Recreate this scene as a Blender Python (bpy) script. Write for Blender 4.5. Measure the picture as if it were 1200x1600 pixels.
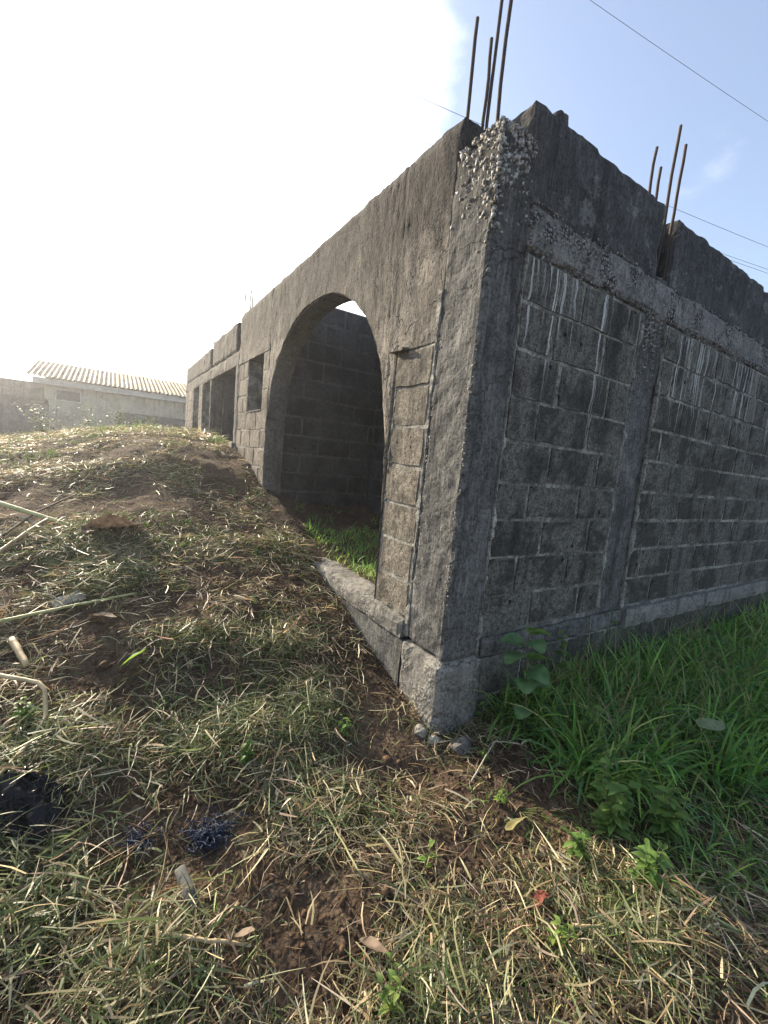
import bpy, math, random
import numpy as np
from mathutils import Vector, Matrix

for o in list(bpy.data.objects): bpy.data.objects.remove(o)
scene = bpy.context.scene
col = scene.collection
np.seterr(over='ignore')

# ---------------------------------------------------------------- camera
cd = bpy.data.cameras.new('camera'); cam = bpy.data.objects.new('camera', cd); col.objects.link(cam)
CP = np.array([-1.554, -1.668, .973])
cr, cu, cf = Vector((.842, -.532, .093)).normalized(), Vector((-.013, .152, .988)).normalized(), Vector((.540, .833, -.122)).normalized()
cr = cf.cross(cu).normalized(); cu = cr.cross(cf).normalized()
cam.matrix_world = Matrix(((cr.x, cu.x, -cf.x, CP[0]), (cr.y, cu.y, -cf.y, CP[1]), (cr.z, cu.z, -cf.z, CP[2]), (0, 0, 0, 1)))
cd.sensor_fit = 'VERTICAL'; cd.sensor_height = 36; cd.sensor_width = 27
cd.lens = 666.3/1600*36; cd.clip_start = .02; cd.clip_end = 2000
scene.camera = cam

# ---------------------------------------------------------------- sky, sun, exposure
SUN_AZ, SUN_EL = math.radians(15), math.radians(22)          # azimuth from +Y towards -X
sdir = Vector((-math.sin(SUN_AZ)*math.cos(SUN_EL), math.cos(SUN_AZ)*math.cos(SUN_EL), math.sin(SUN_EL)))
sl = bpy.data.lights.new('sun', 'SUN'); sl.energy = 4.4; sl.angle = math.radians(.6); sl.color = (1, .86, .66)
so = bpy.data.objects.new('sun', sl); col.objects.link(so); so.rotation_euler = sdir.to_track_quat('Z', 'Y').to_euler(); so.location = (-4, 30, 12)
world = bpy.data.worlds.new('World'); scene.world = world; world.use_nodes = True
wt = world.node_tree; wt.nodes.clear()
def wn(t, **k):
    n = wt.nodes.new(t)
    for a, b in k.items(): setattr(n, a, b)
    return n
def wl(a, b): wt.links.new(a, b)
sky = wn('ShaderNodeTexSky', sky_type='NISHITA', sun_disc=False, sun_elevation=SUN_EL, sun_rotation=-SUN_AZ, altitude=50, air_density=1.0, dust_density=1.6, ozone_density=1.6)
tc = wn('ShaderNodeTexCoord')
dot = wn('ShaderNodeVectorMath', operation='DOT_PRODUCT'); wl(tc.outputs['Generated'], dot.inputs[0]); dot.inputs[1].default_value = sdir
mp = wn('ShaderNodeMapping'); mp.inputs['Scale'].default_value = (1, 1, 2.2); wl(tc.outputs['Generated'], mp.inputs[0])
nz = wn('ShaderNodeTexNoise'); nz.inputs['Scale'].default_value = 3.2; nz.inputs['Detail'].default_value = 6; nz.inputs['Roughness'].default_value = .55; wl(mp.outputs[0], nz.inputs['Vector'])
ma = wn('ShaderNodeMath', operation='MULTIPLY_ADD'); wl(nz.outputs['Fac'], ma.inputs[0]); ma.inputs[1].default_value = .26; wl(dot.outputs['Value'], ma.inputs[2])
mr = wn('ShaderNodeMapRange', interpolation_type='SMOOTHSTEP'); wl(ma.outputs[0], mr.inputs['Value'])
mr.inputs['From Min'].default_value = .775; mr.inputs['From Max'].default_value = .96
wisp = wn('ShaderNodeMapRange', interpolation_type='SMOOTHSTEP'); wl(nz.outputs['Fac'], wisp.inputs['Value'])
wisp.inputs['From Min'].default_value = .56; wisp.inputs['From Max'].default_value = .80; wisp.inputs['To Max'].default_value = .30
wisp.inputs['To Min'].default_value = .04                      # thin high veil everywhere
mx = wn('ShaderNodeMath', operation='MAXIMUM'); wl(mr.outputs[0], mx.inputs[0]); wl(wisp.outputs[0], mx.inputs[1])
mixc = wn('ShaderNodeMix', data_type='RGBA'); wl(mx.outputs[0], mixc.inputs['Factor'])
tint = wn('ShaderNodeMix', data_type='RGBA', blend_type='MULTIPLY'); tint.inputs[0].default_value = 1; wl(sky.outputs[0], tint.inputs[6]); tint.inputs[7].default_value = (1.08, .995, .96, 1)
wl(tint.outputs[2], mixc.inputs[6]); mixc.inputs[7].default_value = (9.5, 9.6, 9.8, 1)     # thin bright cloud round the sun
bg = wn('ShaderNodeBackground'); bg.inputs['Strength'].default_value = .10; wl(mixc.outputs[2], bg.inputs['Color'])
wo = wn('ShaderNodeOutputWorld'); wl(bg.outputs[0], wo.inputs['Surface'])
vs = scene.view_settings; vs.view_transform = 'Standard'; vs.look = 'None'; vs.exposure = 1.66; vs.gamma = 1; vs.use_curve_mapping = False

# ---------------------------------------------------------------- noise and terrain
def _h(ix, iy, iz, seed):
    n = (ix.astype(np.int64)*374761393 + iy.astype(np.int64)*668265263 + iz.astype(np.int64)*2147483647 + seed*1274126177) & 0xffffffff
    n = ((n ^ (n >> 13))*1274126177) & 0xffffffff
    n = ((n ^ (n >> 16))*2246822519) & 0xffffffff
    n = n ^ (n >> 15)
    return (n & 0xffffff)/float(0xffffff)
def vn(P, seed=0):
    P = np.asarray(P, float); i = np.floor(P); f = P-i; f = f*f*(3-2*f)
    i = i.astype(np.int64); x, y, z = i[..., 0], i[..., 1], i[..., 2]
    fx, fy, fz = f[..., 0], f[..., 1], f[..., 2]
    def L(a, b, t): return a+(b-a)*t
    return L(L(L(_h(x, y, z, seed), _h(x+1, y, z, seed), fx), L(_h(x, y+1, z, seed), _h(x+1, y+1, z, seed), fx), fy),
             L(L(_h(x, y, z+1, seed), _h(x+1, y, z+1, seed), fx), L(_h(x, y+1, z+1, seed), _h(x+1, y+1, z+1, seed), fx), fy), fz)*2-1
def fbm(P, seed=0, octs=3, gain=.5):
    P = np.asarray(P, float); s = 0; a = 1
    for o in range(octs):
        s = s+a*vn(P*(2**o), seed+o*17); a *= gain
    return s
def xy3(x, y, k): return np.stack([x*k, y*k, np.zeros_like(x)], -1)
def sstep(a, b, x):
    t = np.clip((x-a)/(b-a), 0, 1); return t*t*(3-2*t)
PY = [-300, -30, -6, -2, -.06, .93, 1.68, 2.6, 3.5, 4.0, 4.9, 6, 7.5, 9, 11, 14, 17, 30, 300]
PZ = [-1.2, -1.0, -.78, -.66, -.52, -.29, -.03, .26, .5, .74, .95, 1.07, 1.15, 1.14, 1.05, .8, .65, .6, .6]
_ty = np.linspace(-20, 40, 1201); _tz = np.interp(_ty, PY, PZ); _k = np.hanning(13); _k /= _k.sum()
_tz = np.convolve(np.pad(_tz, 6, mode='edge'), _k, 'valid')
def prof(y): return np.where((y > -20) & (y < 40), np.interp(y, _ty, _tz), np.interp(y, PY, PZ))
def H(x, y, fine=True):
    x = np.asarray(x, float); y = np.asarray(y, float)
    z = prof(y)
    w = sstep(1, 5.5, y)*(1-sstep(10, 16, y))
    z = z-w*.5*sstep(-.7, -3.6, x)
    z = z-.12*sstep(1.0, 4, -x)*(1-w)*(1-sstep(10, 16, y))
    z = z+.05*sstep(0, 3, x)*(y < 0)
    d = np.hypot(x, y); near = 1-sstep(20, 40, d)
    n = .045*fbm(xy3(x, y, .9), 3, 3)*near
    if fine: n = n+(.016*fbm(xy3(x, y, 5.5), 9, 2)+.007*vn(xy3(x, y, 21), 5))*near
    z = z+n
    inside = (x > .11) & (y > .11) & (x < 7.9) & (y < 10.2)
    zi = np.maximum(prof(y)-.03, -.035)*(y < 3.6)+(y >= 3.6)*np.minimum(1.0, .55+.3*(y-3.6))
    zi = zi-.19*sstep(.05, .6, x)*sstep(1.6, 3.2, y)*(y < 3.6)+n*.5*(y > 1.3)
    return np.where(inside, zi, z)

# ---------------------------------------------------------------- material helper
class G:
    def __init__(s, name):
        s.m = bpy.data.materials.new(name); s.m.use_nodes = True; s.t = s.m.node_tree; s.t.nodes.clear()
        s.out = s.t.nodes.new('ShaderNodeOutputMaterial'); s._pos = None
    def n(s, typ, ins=None, **at):
        nd = s.t.nodes.new(typ)
        for a, b in at.items(): setattr(nd, a, b)
        for k, v in (ins or {}).items():
            if hasattr(v, 'is_output'): s.t.links.new(v, nd.inputs[k])
            else: nd.inputs[k].default_value = v
        return nd
    @property
    def pos(s):
        if s._pos is None: s._pos = s.n('ShaderNodeNewGeometry').outputs['Position']
        return s._pos
    def xf(s, scale=(1, 1, 1), rot=(0, 0, 0), loc=(0, 0, 0), v=None):
        return s.n('ShaderNodeMapping', {'Vector': v or s.pos, 'Scale': scale, 'Rotation': rot, 'Location': loc}).outputs[0]
    def noise(s, scale, detail=4, rough=.55, v=None, dist=0):
        return s.n('ShaderNodeTexNoise', {'Vector': v or s.pos, 'Scale': scale, 'Detail': detail, 'Roughness': rough, 'Distortion': dist}).outputs['Fac']
    def vor(s, scale, v=None, feat='F1', out='Distance', rnd=1):
        return s.n('ShaderNodeTexVoronoi', {'Vector': v or s.pos, 'Scale': scale, 'Randomness': rnd}, feature=feat).outputs[out]
    def mr(s, v, a, b, c=0., d=1.):
        return s.n('ShaderNodeMapRange', {'Value': v, 'From Min': a, 'From Max': b, 'To Min': c, 'To Max': d}, interpolation_type='SMOOTHSTEP').outputs[0]
    def ma(s, op, a, b=0., c=0.):
        return s.n('ShaderNodeMath', {0: a, 1: b, 2: c}, operation=op).outputs[0]
    def mix(s, f, a, b, mode='MIX'):
        return s.n('ShaderNodeMix', {'Factor': f, 6: a if hasattr(a, 'is_output') else (*a, 1), 7: b if hasattr(b, 'is_output') else (*b, 1)}, data_type='RGBA', blend_type=mode).outputs[2]
    def bump(s, h, strength=1., dist=.01, nrm=None):
        i = {'Height': h, 'Strength': strength, 'Distance': dist}
        if nrm: i['Normal'] = nrm
        return s.n('ShaderNodeBump', i).outputs[0]
    def sep(s, v=None):
        return s.n('ShaderNodeSeparateXYZ', {0: v or s.pos}).outputs
    def rnd(s): return s.n('ShaderNodeObjectInfo').outputs['Random']
    def hsv(s, c, h=.5, sa=1., v=1.):
        return s.n('ShaderNodeHueSaturation', {'Hue': h, 'Saturation': sa, 'Value': v, 'Color': c}).outputs[0]
    def done(s, color, rough=.9, nrm=None, spec=.25, metal=0., extra=None):
        i = {'Base Color': color if hasattr(color, 'is_output') else (*color, 1), 'Roughness': rough, 'Specular IOR Level': spec, 'Metallic': metal}
        if nrm: i['Normal'] = nrm
        i.update(extra or {})
        b = s.n('ShaderNodeBsdfPrincipled', i)
        s.t.links.new(b.outputs[0], s.out.inputs['Surface']); return s.m

def g_runs(g):
    """pale lime runs that start under the ring beam and thin out downwards (0..1)"""
    x, y, z = g.sep()
    u = g.ma('ADD', x, y)
    wob = g.ma('MULTIPLY', g.noise(6, 4, .7), .05)
    uv = g.n('ShaderNodeCombineXYZ', {0: g.ma('ADD', u, wob), 2: g.ma('MULTIPLY', z, .016)}).outputs[0]
    fine = g.noise(46, 3, .6, uv)
    broad = g.noise(5.5, 2, .5, uv)
    ln = g.noise(21, 2, .6, g.n('ShaderNodeCombineXYZ', {0: u, 1: 3.7}).outputs[0])
    length = g.mr(ln, .32, .72, .08, 1.25)
    d = g.ma('DIVIDE', g.ma('SUBTRACT', 2.13, z), length)
    fade = g.ma('MULTIPLY', g.mr(d, 1., .35), g.mr(d, -.02, .0))
    m = g.ma('MULTIPLY', g.mr(fine, .515, .60), g.mr(broad, .40, .52))
    return g.ma('MULTIPLY', m, fade)

def mat_block(name, dark=(.032, .031, .027), lite=(.205, .193, .165), runs=True, smear=.8):
    g = G(name)
    n1, n2, n3 = g.noise(3.2, 5, .65), g.noise(26, 6, .72), g.noise(58, 6, .85)
    sp = g.ma('ADD', g.ma('MULTIPLY', n3, .62), g.ma('MULTIPLY', n2, .38))
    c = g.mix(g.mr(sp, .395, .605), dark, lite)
    c = g.mix(g.mr(g.noise(150, 2, .6), .58, .70, 0, .8), c, tuple(1.9*v for v in lite))
    grime = g.ma('ADD', n1, g.ma('MULTIPLY', g.ma('SUBTRACT', g.rnd(), .5), .07))
    c = g.mix(g.mr(grime, .56, .42, 0, .62), c, tuple(.7*v for v in dark))
    hole = g.ma('MULTIPLY', g.mr(g.ma('ADD', g.vor(6.5, g.xf(loc=(.37, .21, .9))), g.ma('MULTIPLY', n2, .12)), .17, .12), 1.)
    # old mortar dragged over the arrises
    gx, gy, gz = g.sep(g.n('ShaderNodeTexCoord').outputs['Generated'])
    def edge(a): return g.ma('MINIMUM', a, g.ma('SUBTRACT', 1., a))
    ex = g.ma('MINIMUM', g.ma('MAXIMUM', edge(gx), g.ma('MULTIPLY', 0., gx)), 1.)
    ez = edge(gz)
    e = g.ma('MINIMUM', ez, g.ma('MULTIPLY', g.ma('MAXIMUM', edge(gx), edge(gy)), 2.0))
    sn = g.ma('ADD', g.ma('MULTIPLY', g.noise(6, 4, .7), .6), g.ma('MULTIPLY', g.noise(55, 5, .8), .4))
    sm = g.ma('MULTIPLY', g.mr(g.ma('ADD', e, g.ma('MULTIPLY', sn, -.40)), -.16, -.205), g.ma('MULTIPLY', g.mr(g.noise(4.5, 3, .6, g.xf(loc=(7, 2, 5))), .40, .60, .12, 1.), smear))
    c = g.mix(sm, c, g.mix(g.mr(sp, .40, .60), (.09, .087, .078), (.34, .325, .285)))
    z = g.sep()[2]
    # damp dark staining
    st = g.noise(1, 4, .6, g.xf((7, 7, .9)))
    c = g.mix(g.mr(st, .5, .74, 0, .75), c, (.026, .026, .027))
    if runs:
        c = g.mix(g.ma('MULTIPLY', g_runs(g), .95), c, (.58, .57, .53))
    moss = g.ma('MULTIPLY', g.mr(z, .25, -.45), g.mr(n1, .35, .62, 0, .55))
    c = g.mix(moss, c, (.045, .052, .032))
    c = g.mix(g.ma('MULTIPLY', hole, .9), c, (.012, .011, .010))
    pit = g.ma('SUBTRACT', g.mr(g.vor(95), .05, .32), g.ma('MULTIPLY', hole, 3.))
    h = g.ma('ADD', g.ma('MULTIPLY', n3, .5), g.ma('ADD', g.ma('MULTIPLY', pit, .5), g.ma('MULTIPLY', n2, 1.2)))
    return g.done(c, .95, g.bump(h, 1., .008), .15)

def mat_concrete(name, dark, lite, pale=(.3, .29, .27), honey=.0, trowel=.6, runs=False, lich=.25, pocked=0., black=0., daub=.12, cracks=.5, bd=.007, dim=0.):
    g = G(name)
    n1, n2, n3 = g.noise(2.4, 5, .65), g.noise(19, 6, .7), g.noise(58, 6, .85)
    tr = g.noise(1, 5, .65, g.xf((60, 60, 7), (.6, .6, .0)))
    sp = g.ma('ADD', g.ma('MULTIPLY', n3, .5), g.ma('ADD', g.ma('MULTIPLY', n2, .28), g.ma('MULTIPLY', n1, .22)))
    c = g.mix(g.mr(sp, .40, .60), dark, lite)
    c = g.mix(g.mr(tr, .50, .68, 0, trowel*.45), c, pale)
    c = g.mix(g.mr(n3, .47, .34, 0, .8), c, (.015, .015, .014))
    c = g.mix(g.mr(g.ma('ADD', g.noise(3.5, 6, .75), g.ma('MULTIPLY', n3, .25)), .66, .76, 0, lich), c, pale)
    wv = g.n('ShaderNodeVectorMath', {0: g.pos, 1: g.n('ShaderNodeVectorMath', {0: g.n('ShaderNodeTexNoise', {'Vector': g.pos, 'Scale': 5., 'Detail': 5.}).outputs['Color'], 1: (.35, .35, .35)}, operation='MULTIPLY').outputs[0]}, operation='ADD').outputs[0]
    cell = g.sep(g.n('ShaderNodeTexVoronoi', {'Vector': wv, 'Scale': 3.4}).outputs['Color'])[0]      # separate daubs of mortar
    c = g.hsv(c, v=g.mr(cell, 0., 1., 1-daub, 1+daub))
    crack = g.ma('MULTIPLY', g.mr(g.vor(1.9, wv, 'DISTANCE_TO_EDGE'), .011, .004), g.mr(g.noise(1.7, 2), .47, .55))
    c = g.mix(g.ma('MULTIPLY', crack, cracks), c, (.012, .011, .010))
    if dim: c = g.mix(g.mr(g.noise(3.6, 4, .65, g.xf(loc=(9, 4, 1))), .44, .58, 0, dim), c, (.052, .050, .045))
    if black:      # rain-blackened growth along the wall tops
        bk = g.mr(g.ma('ADD', g.sep()[2], g.ma('MULTIPLY', g.ma('SUBTRACT', g.noise(3, 5, .7), .5), 1.1)), 2.02, 2.50, 0, black)
        c = g.mix(bk, c, g.mix(g.mr(sp, .44, .62), (.020, .019, .018), (.085, .078, .068)))
    st = g.noise(1, 4, .6, g.xf((9, 9, .8), loc=(3, 1, 0)))
    c = g.mix(g.mr(st, .52, .72, 0, .7), c, tuple(.45*v for v in dark))
    h = g.ma('ADD', g.ma('MULTIPLY', n3, .45), g.ma('ADD', g.ma('MULTIPLY', n2, 1.), g.ma('MULTIPLY', tr, trowel)))
    h = g.ma('ADD', h, g.ma('SUBTRACT', g.ma('MULTIPLY', cell, daub*2.5), g.ma('MULTIPLY', crack, cracks*2.)))
    if pocked:
        pk = g.mr(g.vor(34), .12, .30)
        c = g.mix(g.ma('MULTIPLY', g.ma('SUBTRACT', 1., pk), pocked), c, (.018, .017, .016))
        h = g.ma('ADD', h, g.ma('MULTIPLY', pk, pocked*1.5))
    nr = g.bump(h, .9, bd)
    if honey:
        hm = g.mr(g.noise(5, 5, .7, g.xf(loc=(.3, 5, 2))), .50, .60)
        vd = g.vor(62); vc = g.n('ShaderNodeTexVoronoi', {'Vector': g.pos, 'Scale': 62.}).outputs['Color']
        vr = g.sep(vc)[0]
        stone = g.mix(vr, (.10, .095, .09), (.36, .34, .31))
        stone = g.mix(g.mr(vd, .40, .66), stone, (.030, .029, .028))
        c = g.mix(g.ma('MULTIPLY', hm, honey), c, stone)
        nr = g.bump(g.ma('MULTIPLY', g.ma('SUBTRACT', 1., vd), hm), honey, .014, nr)
    if runs: c = g.mix(g.ma('MULTIPLY', g_runs(g), .6), c, (.40, .39, .36))
    return g.done(c, .94, nr, .15)

M = {}
M['block'] = mat_block('weathered sandcrete block')
M['block_sunlit'] = mat_block('sunlit-toned sandcrete block', (.06, .054, .045), (.27, .238, .19), runs=False, smear=.6)  # front wall copy of the block, warm sunlight painted into its colour
M['block_shaded'] = mat_block('shade-toned sandcrete block', (.034, .033, .032), (.10, .096, .09), runs=False)  # indoor copy of the block, shade of the rooms painted into its colour
M['mortar'] = mat_concrete('bed mortar', (.10, .096, .085), (.42, .40, .345), (.36, .34, .3), trowel=.3, dim=.6)
M['mortar_shaded'] = mat_concrete('shade-toned mortar', (.06, .058, .054), (.13, .125, .115), (.2, .19, .17), trowel=.3)  # darker copy of the bed mortar, indoor shade painted in
M['column'] = mat_concrete('cast column concrete', (.044, .043, .041), (.14, .137, .128), (.31, .30, .275), trowel=.75, runs=False, black=.7, bd=.0045, pocked=.3)
M['lip'] = mat_concrete('mortar fin', (.13, .125, .11), (.40, .38, .33), (.50, .47, .40), trowel=.3, lich=.4)
M['beam'] = mat_concrete('honeycombed ring beam', (.07, .068, .063), (.25, .24, .22), (.32, .31, .285), honey=1.0, trowel=.5, lich=.6)
M['parapet'] = mat_concrete('blackened parapet', (.034, .034, .034), (.088, .086, .083), (.20, .195, .18), trowel=.8, lich=.75)
M['render'] = mat_concrete('rough cement render', (.060, .055, .048), (.19, .171, .143), (.34, .30, .25), trowel=.7, lich=.4, pocked=.5, black=.9, daub=.28, cracks=.95, bd=.008)
M['reveal'] = mat_concrete('arch reveal cement', (.075, .070, .062), (.185, .172, .15), (.29, .27, .24), trowel=.5)
M['plinth'] = mat_concrete('plinth concrete', (.13, .122, .108), (.26, .245, .215), (.36, .34, .3), honey=.45, trowel=.5)

def mat_simple(name, a, b, sc=20, rough=.8, bstr=.5, bdist=.004, spec=.25, stretch=(1, 1, 1), metal=0., obj=True):
    g = G(name)
    n1, n2 = g.noise(sc, 5, .6, g.xf(stretch)), g.noise(sc*7, 3, .6)
    c = g.mix(g.mr(n1, .32, .68), a, b)
    if obj: c = g.hsv(c, v=g.mr(g.rnd(), 0, 1, .8, 1.2))
    return g.done(c, rough, g.bump(g.ma('ADD', n1, g.ma('MULTIPLY', n2, .4)), bstr, bdist), spec, metal)
M['stone'] = mat_simple('crushed granite', (.07, .067, .062), (.44, .42, .385), 30, .9, spec=.1)
g = G('rusted rebar'); w = g.n('ShaderNodeTexWave', {'Vector': g.xf((1, 1, 1), (.5, .3, 0)), 'Scale': 26.}, wave_type='BANDS', bands_direction='Z').outputs['Fac']
M['rebar'] = g.done(g.mix(g.noise(60, 4), (.035, .029, .026), (.10, .068, .050)), .75, g.bump(g.ma('ADD', w, g.noise(120)), .8, .003), .3, .35)

g = G('laterite soil')
n1, n2, n3 = g.noise(1.6, 5, .6), g.noise(24, 6, .68), g.noise(140, 4, .7)
c = g.mix(g.mr(n1, .35, .66), (.052, .035, .024), (.118, .080, .053))
c = g.mix(g.mr(n2, .46, .66, 0, .6), c, (.19, .138, .096))
c = g.mix(g.mr(n3, .45, .28, 0, .7), c, (.022, .014, .010))
c = g.mix(g.mr(g.noise(5, 4), .56, .72, 0, .5), c, (.055, .045, .026))
crumb = g.ma('SUBTRACT', 1., g.mr(g.vor(42), .0, .55))
M['soil'] = g.done(c, .97, g.bump(g.ma('ADD', g.ma('MULTIPLY', n3, .6), g.ma('ADD', g.ma('MULTIPLY', n2, 1.2), crumb)), 1., .018), .1)

def mat_leaf(name, trans=.45, rough=.55, tint=(1, 1, 1), sheen=.3):
    """colour per blade from the attribute 'tone'; thin leaf that lets light through"""
    g = G(name)
    a = g.n('ShaderNodeAttribute', attribute_name='tone').outputs['Color']
    c = g.mix(1., a, tint, 'MULTIPLY')
    c = g.mix(g.mr(g.noise(30, 3), .35, .7, 0, .35), c, g.mix(.55, c, (.05, .04, .02)))
    p = g.n('ShaderNodeBsdfPrincipled', {'Base Color': c, 'Roughness': rough, 'Specular IOR Level': sheen})
    t = g.n('ShaderNodeBsdfTranslucent', {'Color': g.hsv(c, .492, 1.1, 1.35)})
    mixs = g.n('ShaderNodeMixShader', {0: trans, 1: p.outputs[0], 2: t.outputs[0]})
    g.t.links.new(mixs.outputs[0], g.out.inputs['Surface']); return g.m
M['straw'] = mat_leaf('cut dry grass', .30, .5, sheen=.4)
M['clod'] = mat_simple('soil clod', (.06, .037, .024), (.15, .098, .062), 60, .97, .6, .004, .1)
M['green'] = mat_leaf('fresh grass blade', .42, .55, sheen=.25)
def mat_oneleaf(name, a, b, trans=.35, rough=.4):
    g = G(name)
    c = g.mix(g.mr(g.noise(18, 4), .35, .65), a, b)
    p = g.n('ShaderNodeBsdfPrincipled', {'Base Color': c, 'Roughness': rough, 'Specular IOR Level': .18, 'Normal': g.bump(g.noise(60, 3), .4, .003)})
    t = g.n('ShaderNodeBsdfTranslucent', {'Color': g.hsv(c, .49, 1.1, 1.4)})
    mixs = g.n('ShaderNodeMixShader', {0: trans, 1: p.outputs[0], 2: t.outputs[0]})
    g.t.links.new(mixs.outputs[0], g.out.inputs['Surface']); return g.m
M['seedling'] = mat_oneleaf('waxy seedling leaf', (.085, .165, .065), (.15, .24, .11))
M['youngleaf'] = mat_oneleaf('young bright leaf', (.12, .22, .045), (.2, .32, .07), .5)
M['dryleaf'] = mat_oneleaf('dead curled leaf', (.085, .062, .046), (.20, .155, .115), .12, .85)
M['paleleaf'] = mat_oneleaf('pale fallen leaf', (.20, .26, .14), (.32, .37, .22), .2, .5)
M['yellowleaf'] = mat_oneleaf('yellowing leaf', (.17, .145, .05), (.26, .24, .11), .3, .6)
M['stem'] = mat_simple('plant stem', (.07, .085, .04), (.16, .15, .08), 30)
M['cane'] = mat_simple('dry cane', (.30, .22, .12), (.52, .41, .24), 9, .6, .4, .003, .35)
M['canegrey'] = mat_simple('weathered stalk', (.22, .19, .14), (.42, .37, .28), 14, .75)
M['canegreen'] = mat_simple('half green stalk', (.26, .27, .10), (.42, .40, .20), 9, .55, .4, .003, .35)
M['twig'] = mat_simple('brown twig', (.09, .06, .04), (.20, .145, .10), 24)
M['offcut'] = mat_simple('grey offcut', (.20, .185, .155), (.34, .315, .27), 20, .9)
g = G('black plastic film'); M['bag'] = g.done(g.mix(g.noise(9), (.004, .004, .005), (.008, .008, .010)), .2, g.bump(g.noise(55, 4, .6), .8, .012), .22)
M['net'] = mat_simple('navy netting', (.012, .02, .045), (.035, .055, .10), 40, .6)
g = G('scuffed clear plastic'); M['bottle'] = g.done(g.mix(g.noise(30, 4), (.07, .072, .062), (.15, .15, .135)), .75, g.bump(g.noise(50, 3), .5, .004), .02, 0, {'Transmission Weight': 0.})
M['redscrap'] = mat_simple('faded red plastic', (.085, .025, .018), (.15, .045, .03), 30, .9)
M['wire'] = mat_simple('cable sheath', (.05, .05, .055), (.10, .10, .11), 3, .6, obj=False)
M['housewall'] = mat_concrete('cream house paint', (.34, .30, .22), (.50, .45, .34), (.58, .53, .43), trowel=.3, lich=.2)
M['fascia'] = mat_simple('fascia board', (.34, .32, .28), (.5, .47, .42), 4, .8)
M['vent'] = mat_simple('dark vent block', (.04, .04, .04), (.09, .085, .08), 12)
M['fence'] = mat_concrete('boundary wall block', (.075, .072, .066), (.165, .155, .14), (.25, .235, .21), trowel=.3)
g = G('aged roofing sheet')
c = g.mix(g.mr(g.noise(1, 5, .6, g.xf((3, .7, .7))), .35, .68), (.22, .17, .11), (.36, .29, .20)); c = g.mix(g.mr(g.noise(1, 6, .75, g.xf((9, 1.2, 1.2))), .48, .60, 0, .85), c, (.15, .085, .05))
M['roof'] = g.done(c, .85, g.bump(g.noise(40), .3, .004), .15, 0.)

# ---------------------------------------------------------------- mesh and object helpers
RNG = np.random.default_rng(11); random.seed(5)
ORG = {}
def link(name, me, mat, parent, origin):
    o = bpy.data.objects.new(name, me); col.objects.link(o)
    if mat is not None and len(me.materials) == 0: me.materials.append(mat)
    po = np.zeros(3)
    if parent is not None: o.parent = parent; po = ORG[parent]
    o.location = tuple(np.asarray(origin, float)-po); ORG[o] = np.asarray(origin, float)
    return o
def mesh(name, V, F, mat, parent=None, smooth=False, origin=None):
    V = np.asarray(V, float)
    if origin is None: origin = np.array([(V[:, 0].min()+V[:, 0].max())/2, (V[:, 1].min()+V[:, 1].max())/2, V[:, 2].min()])
    me = bpy.data.meshes.new(name); me.from_pydata((V-origin).tolist(), [], [tuple(int(i) for i in f) for f in F]); me.update()
    if smooth: me.polygons.foreach_set('use_smooth', [True]*len(me.polygons))
    return link(name, me, mat, parent, origin)
def fast(name, V, Q, mat, parent=None, tone=None, smooth=True, origin=(0, 0, 0)):
    """big quad mesh from arrays; tone = colour per vertex"""
    V = np.asarray(V, np.float32)-np.asarray(origin, np.float32); Q = np.asarray(Q, np.int32)
    me = bpy.data.meshes.new(name); me.vertices.add(len(V)); me.vertices.foreach_set('co', V.ravel())
    k = Q.shape[1]
    me.loops.add(Q.size); me.loops.foreach_set('vertex_index', Q.ravel())
    me.polygons.add(len(Q)); me.polygons.foreach_set('loop_start', np.arange(0, Q.size, k, dtype=np.int32))
    if smooth: me.polygons.foreach_set('use_smooth', np.ones(len(Q), bool))
    me.update(calc_edges=True)
    if tone is not None:
        a = me.attributes.new('tone', 'FLOAT_COLOR', 'POINT'); a.data.foreach_set('color', np.c_[tone, np.ones(len(tone))].astype(np.float32).ravel())
    return link(name, me, mat, parent, origin)
def tag(o, label=None, cat=None, group=None, kind=None):
    if label: o['label'] = label
    if cat: o['category'] = cat
    if group: o['group'] = group
    if kind: o['kind'] = kind
    return o
def empty(name, loc, label, cat, group=None):
    o = bpy.data.objects.new(name, None); col.objects.link(o); o.location = loc; ORG[o] = np.asarray(loc, float); o.empty_display_size = .1
    return tag(o, label, cat, group)
def joinVF(parts):
    V, F, n = [], [], 0
    for v, f in parts:
        V.append(np.asarray(v, float)); F += [tuple(i+n for i in q) for q in f]; n += len(v)
    return np.concatenate(V), F
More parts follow.
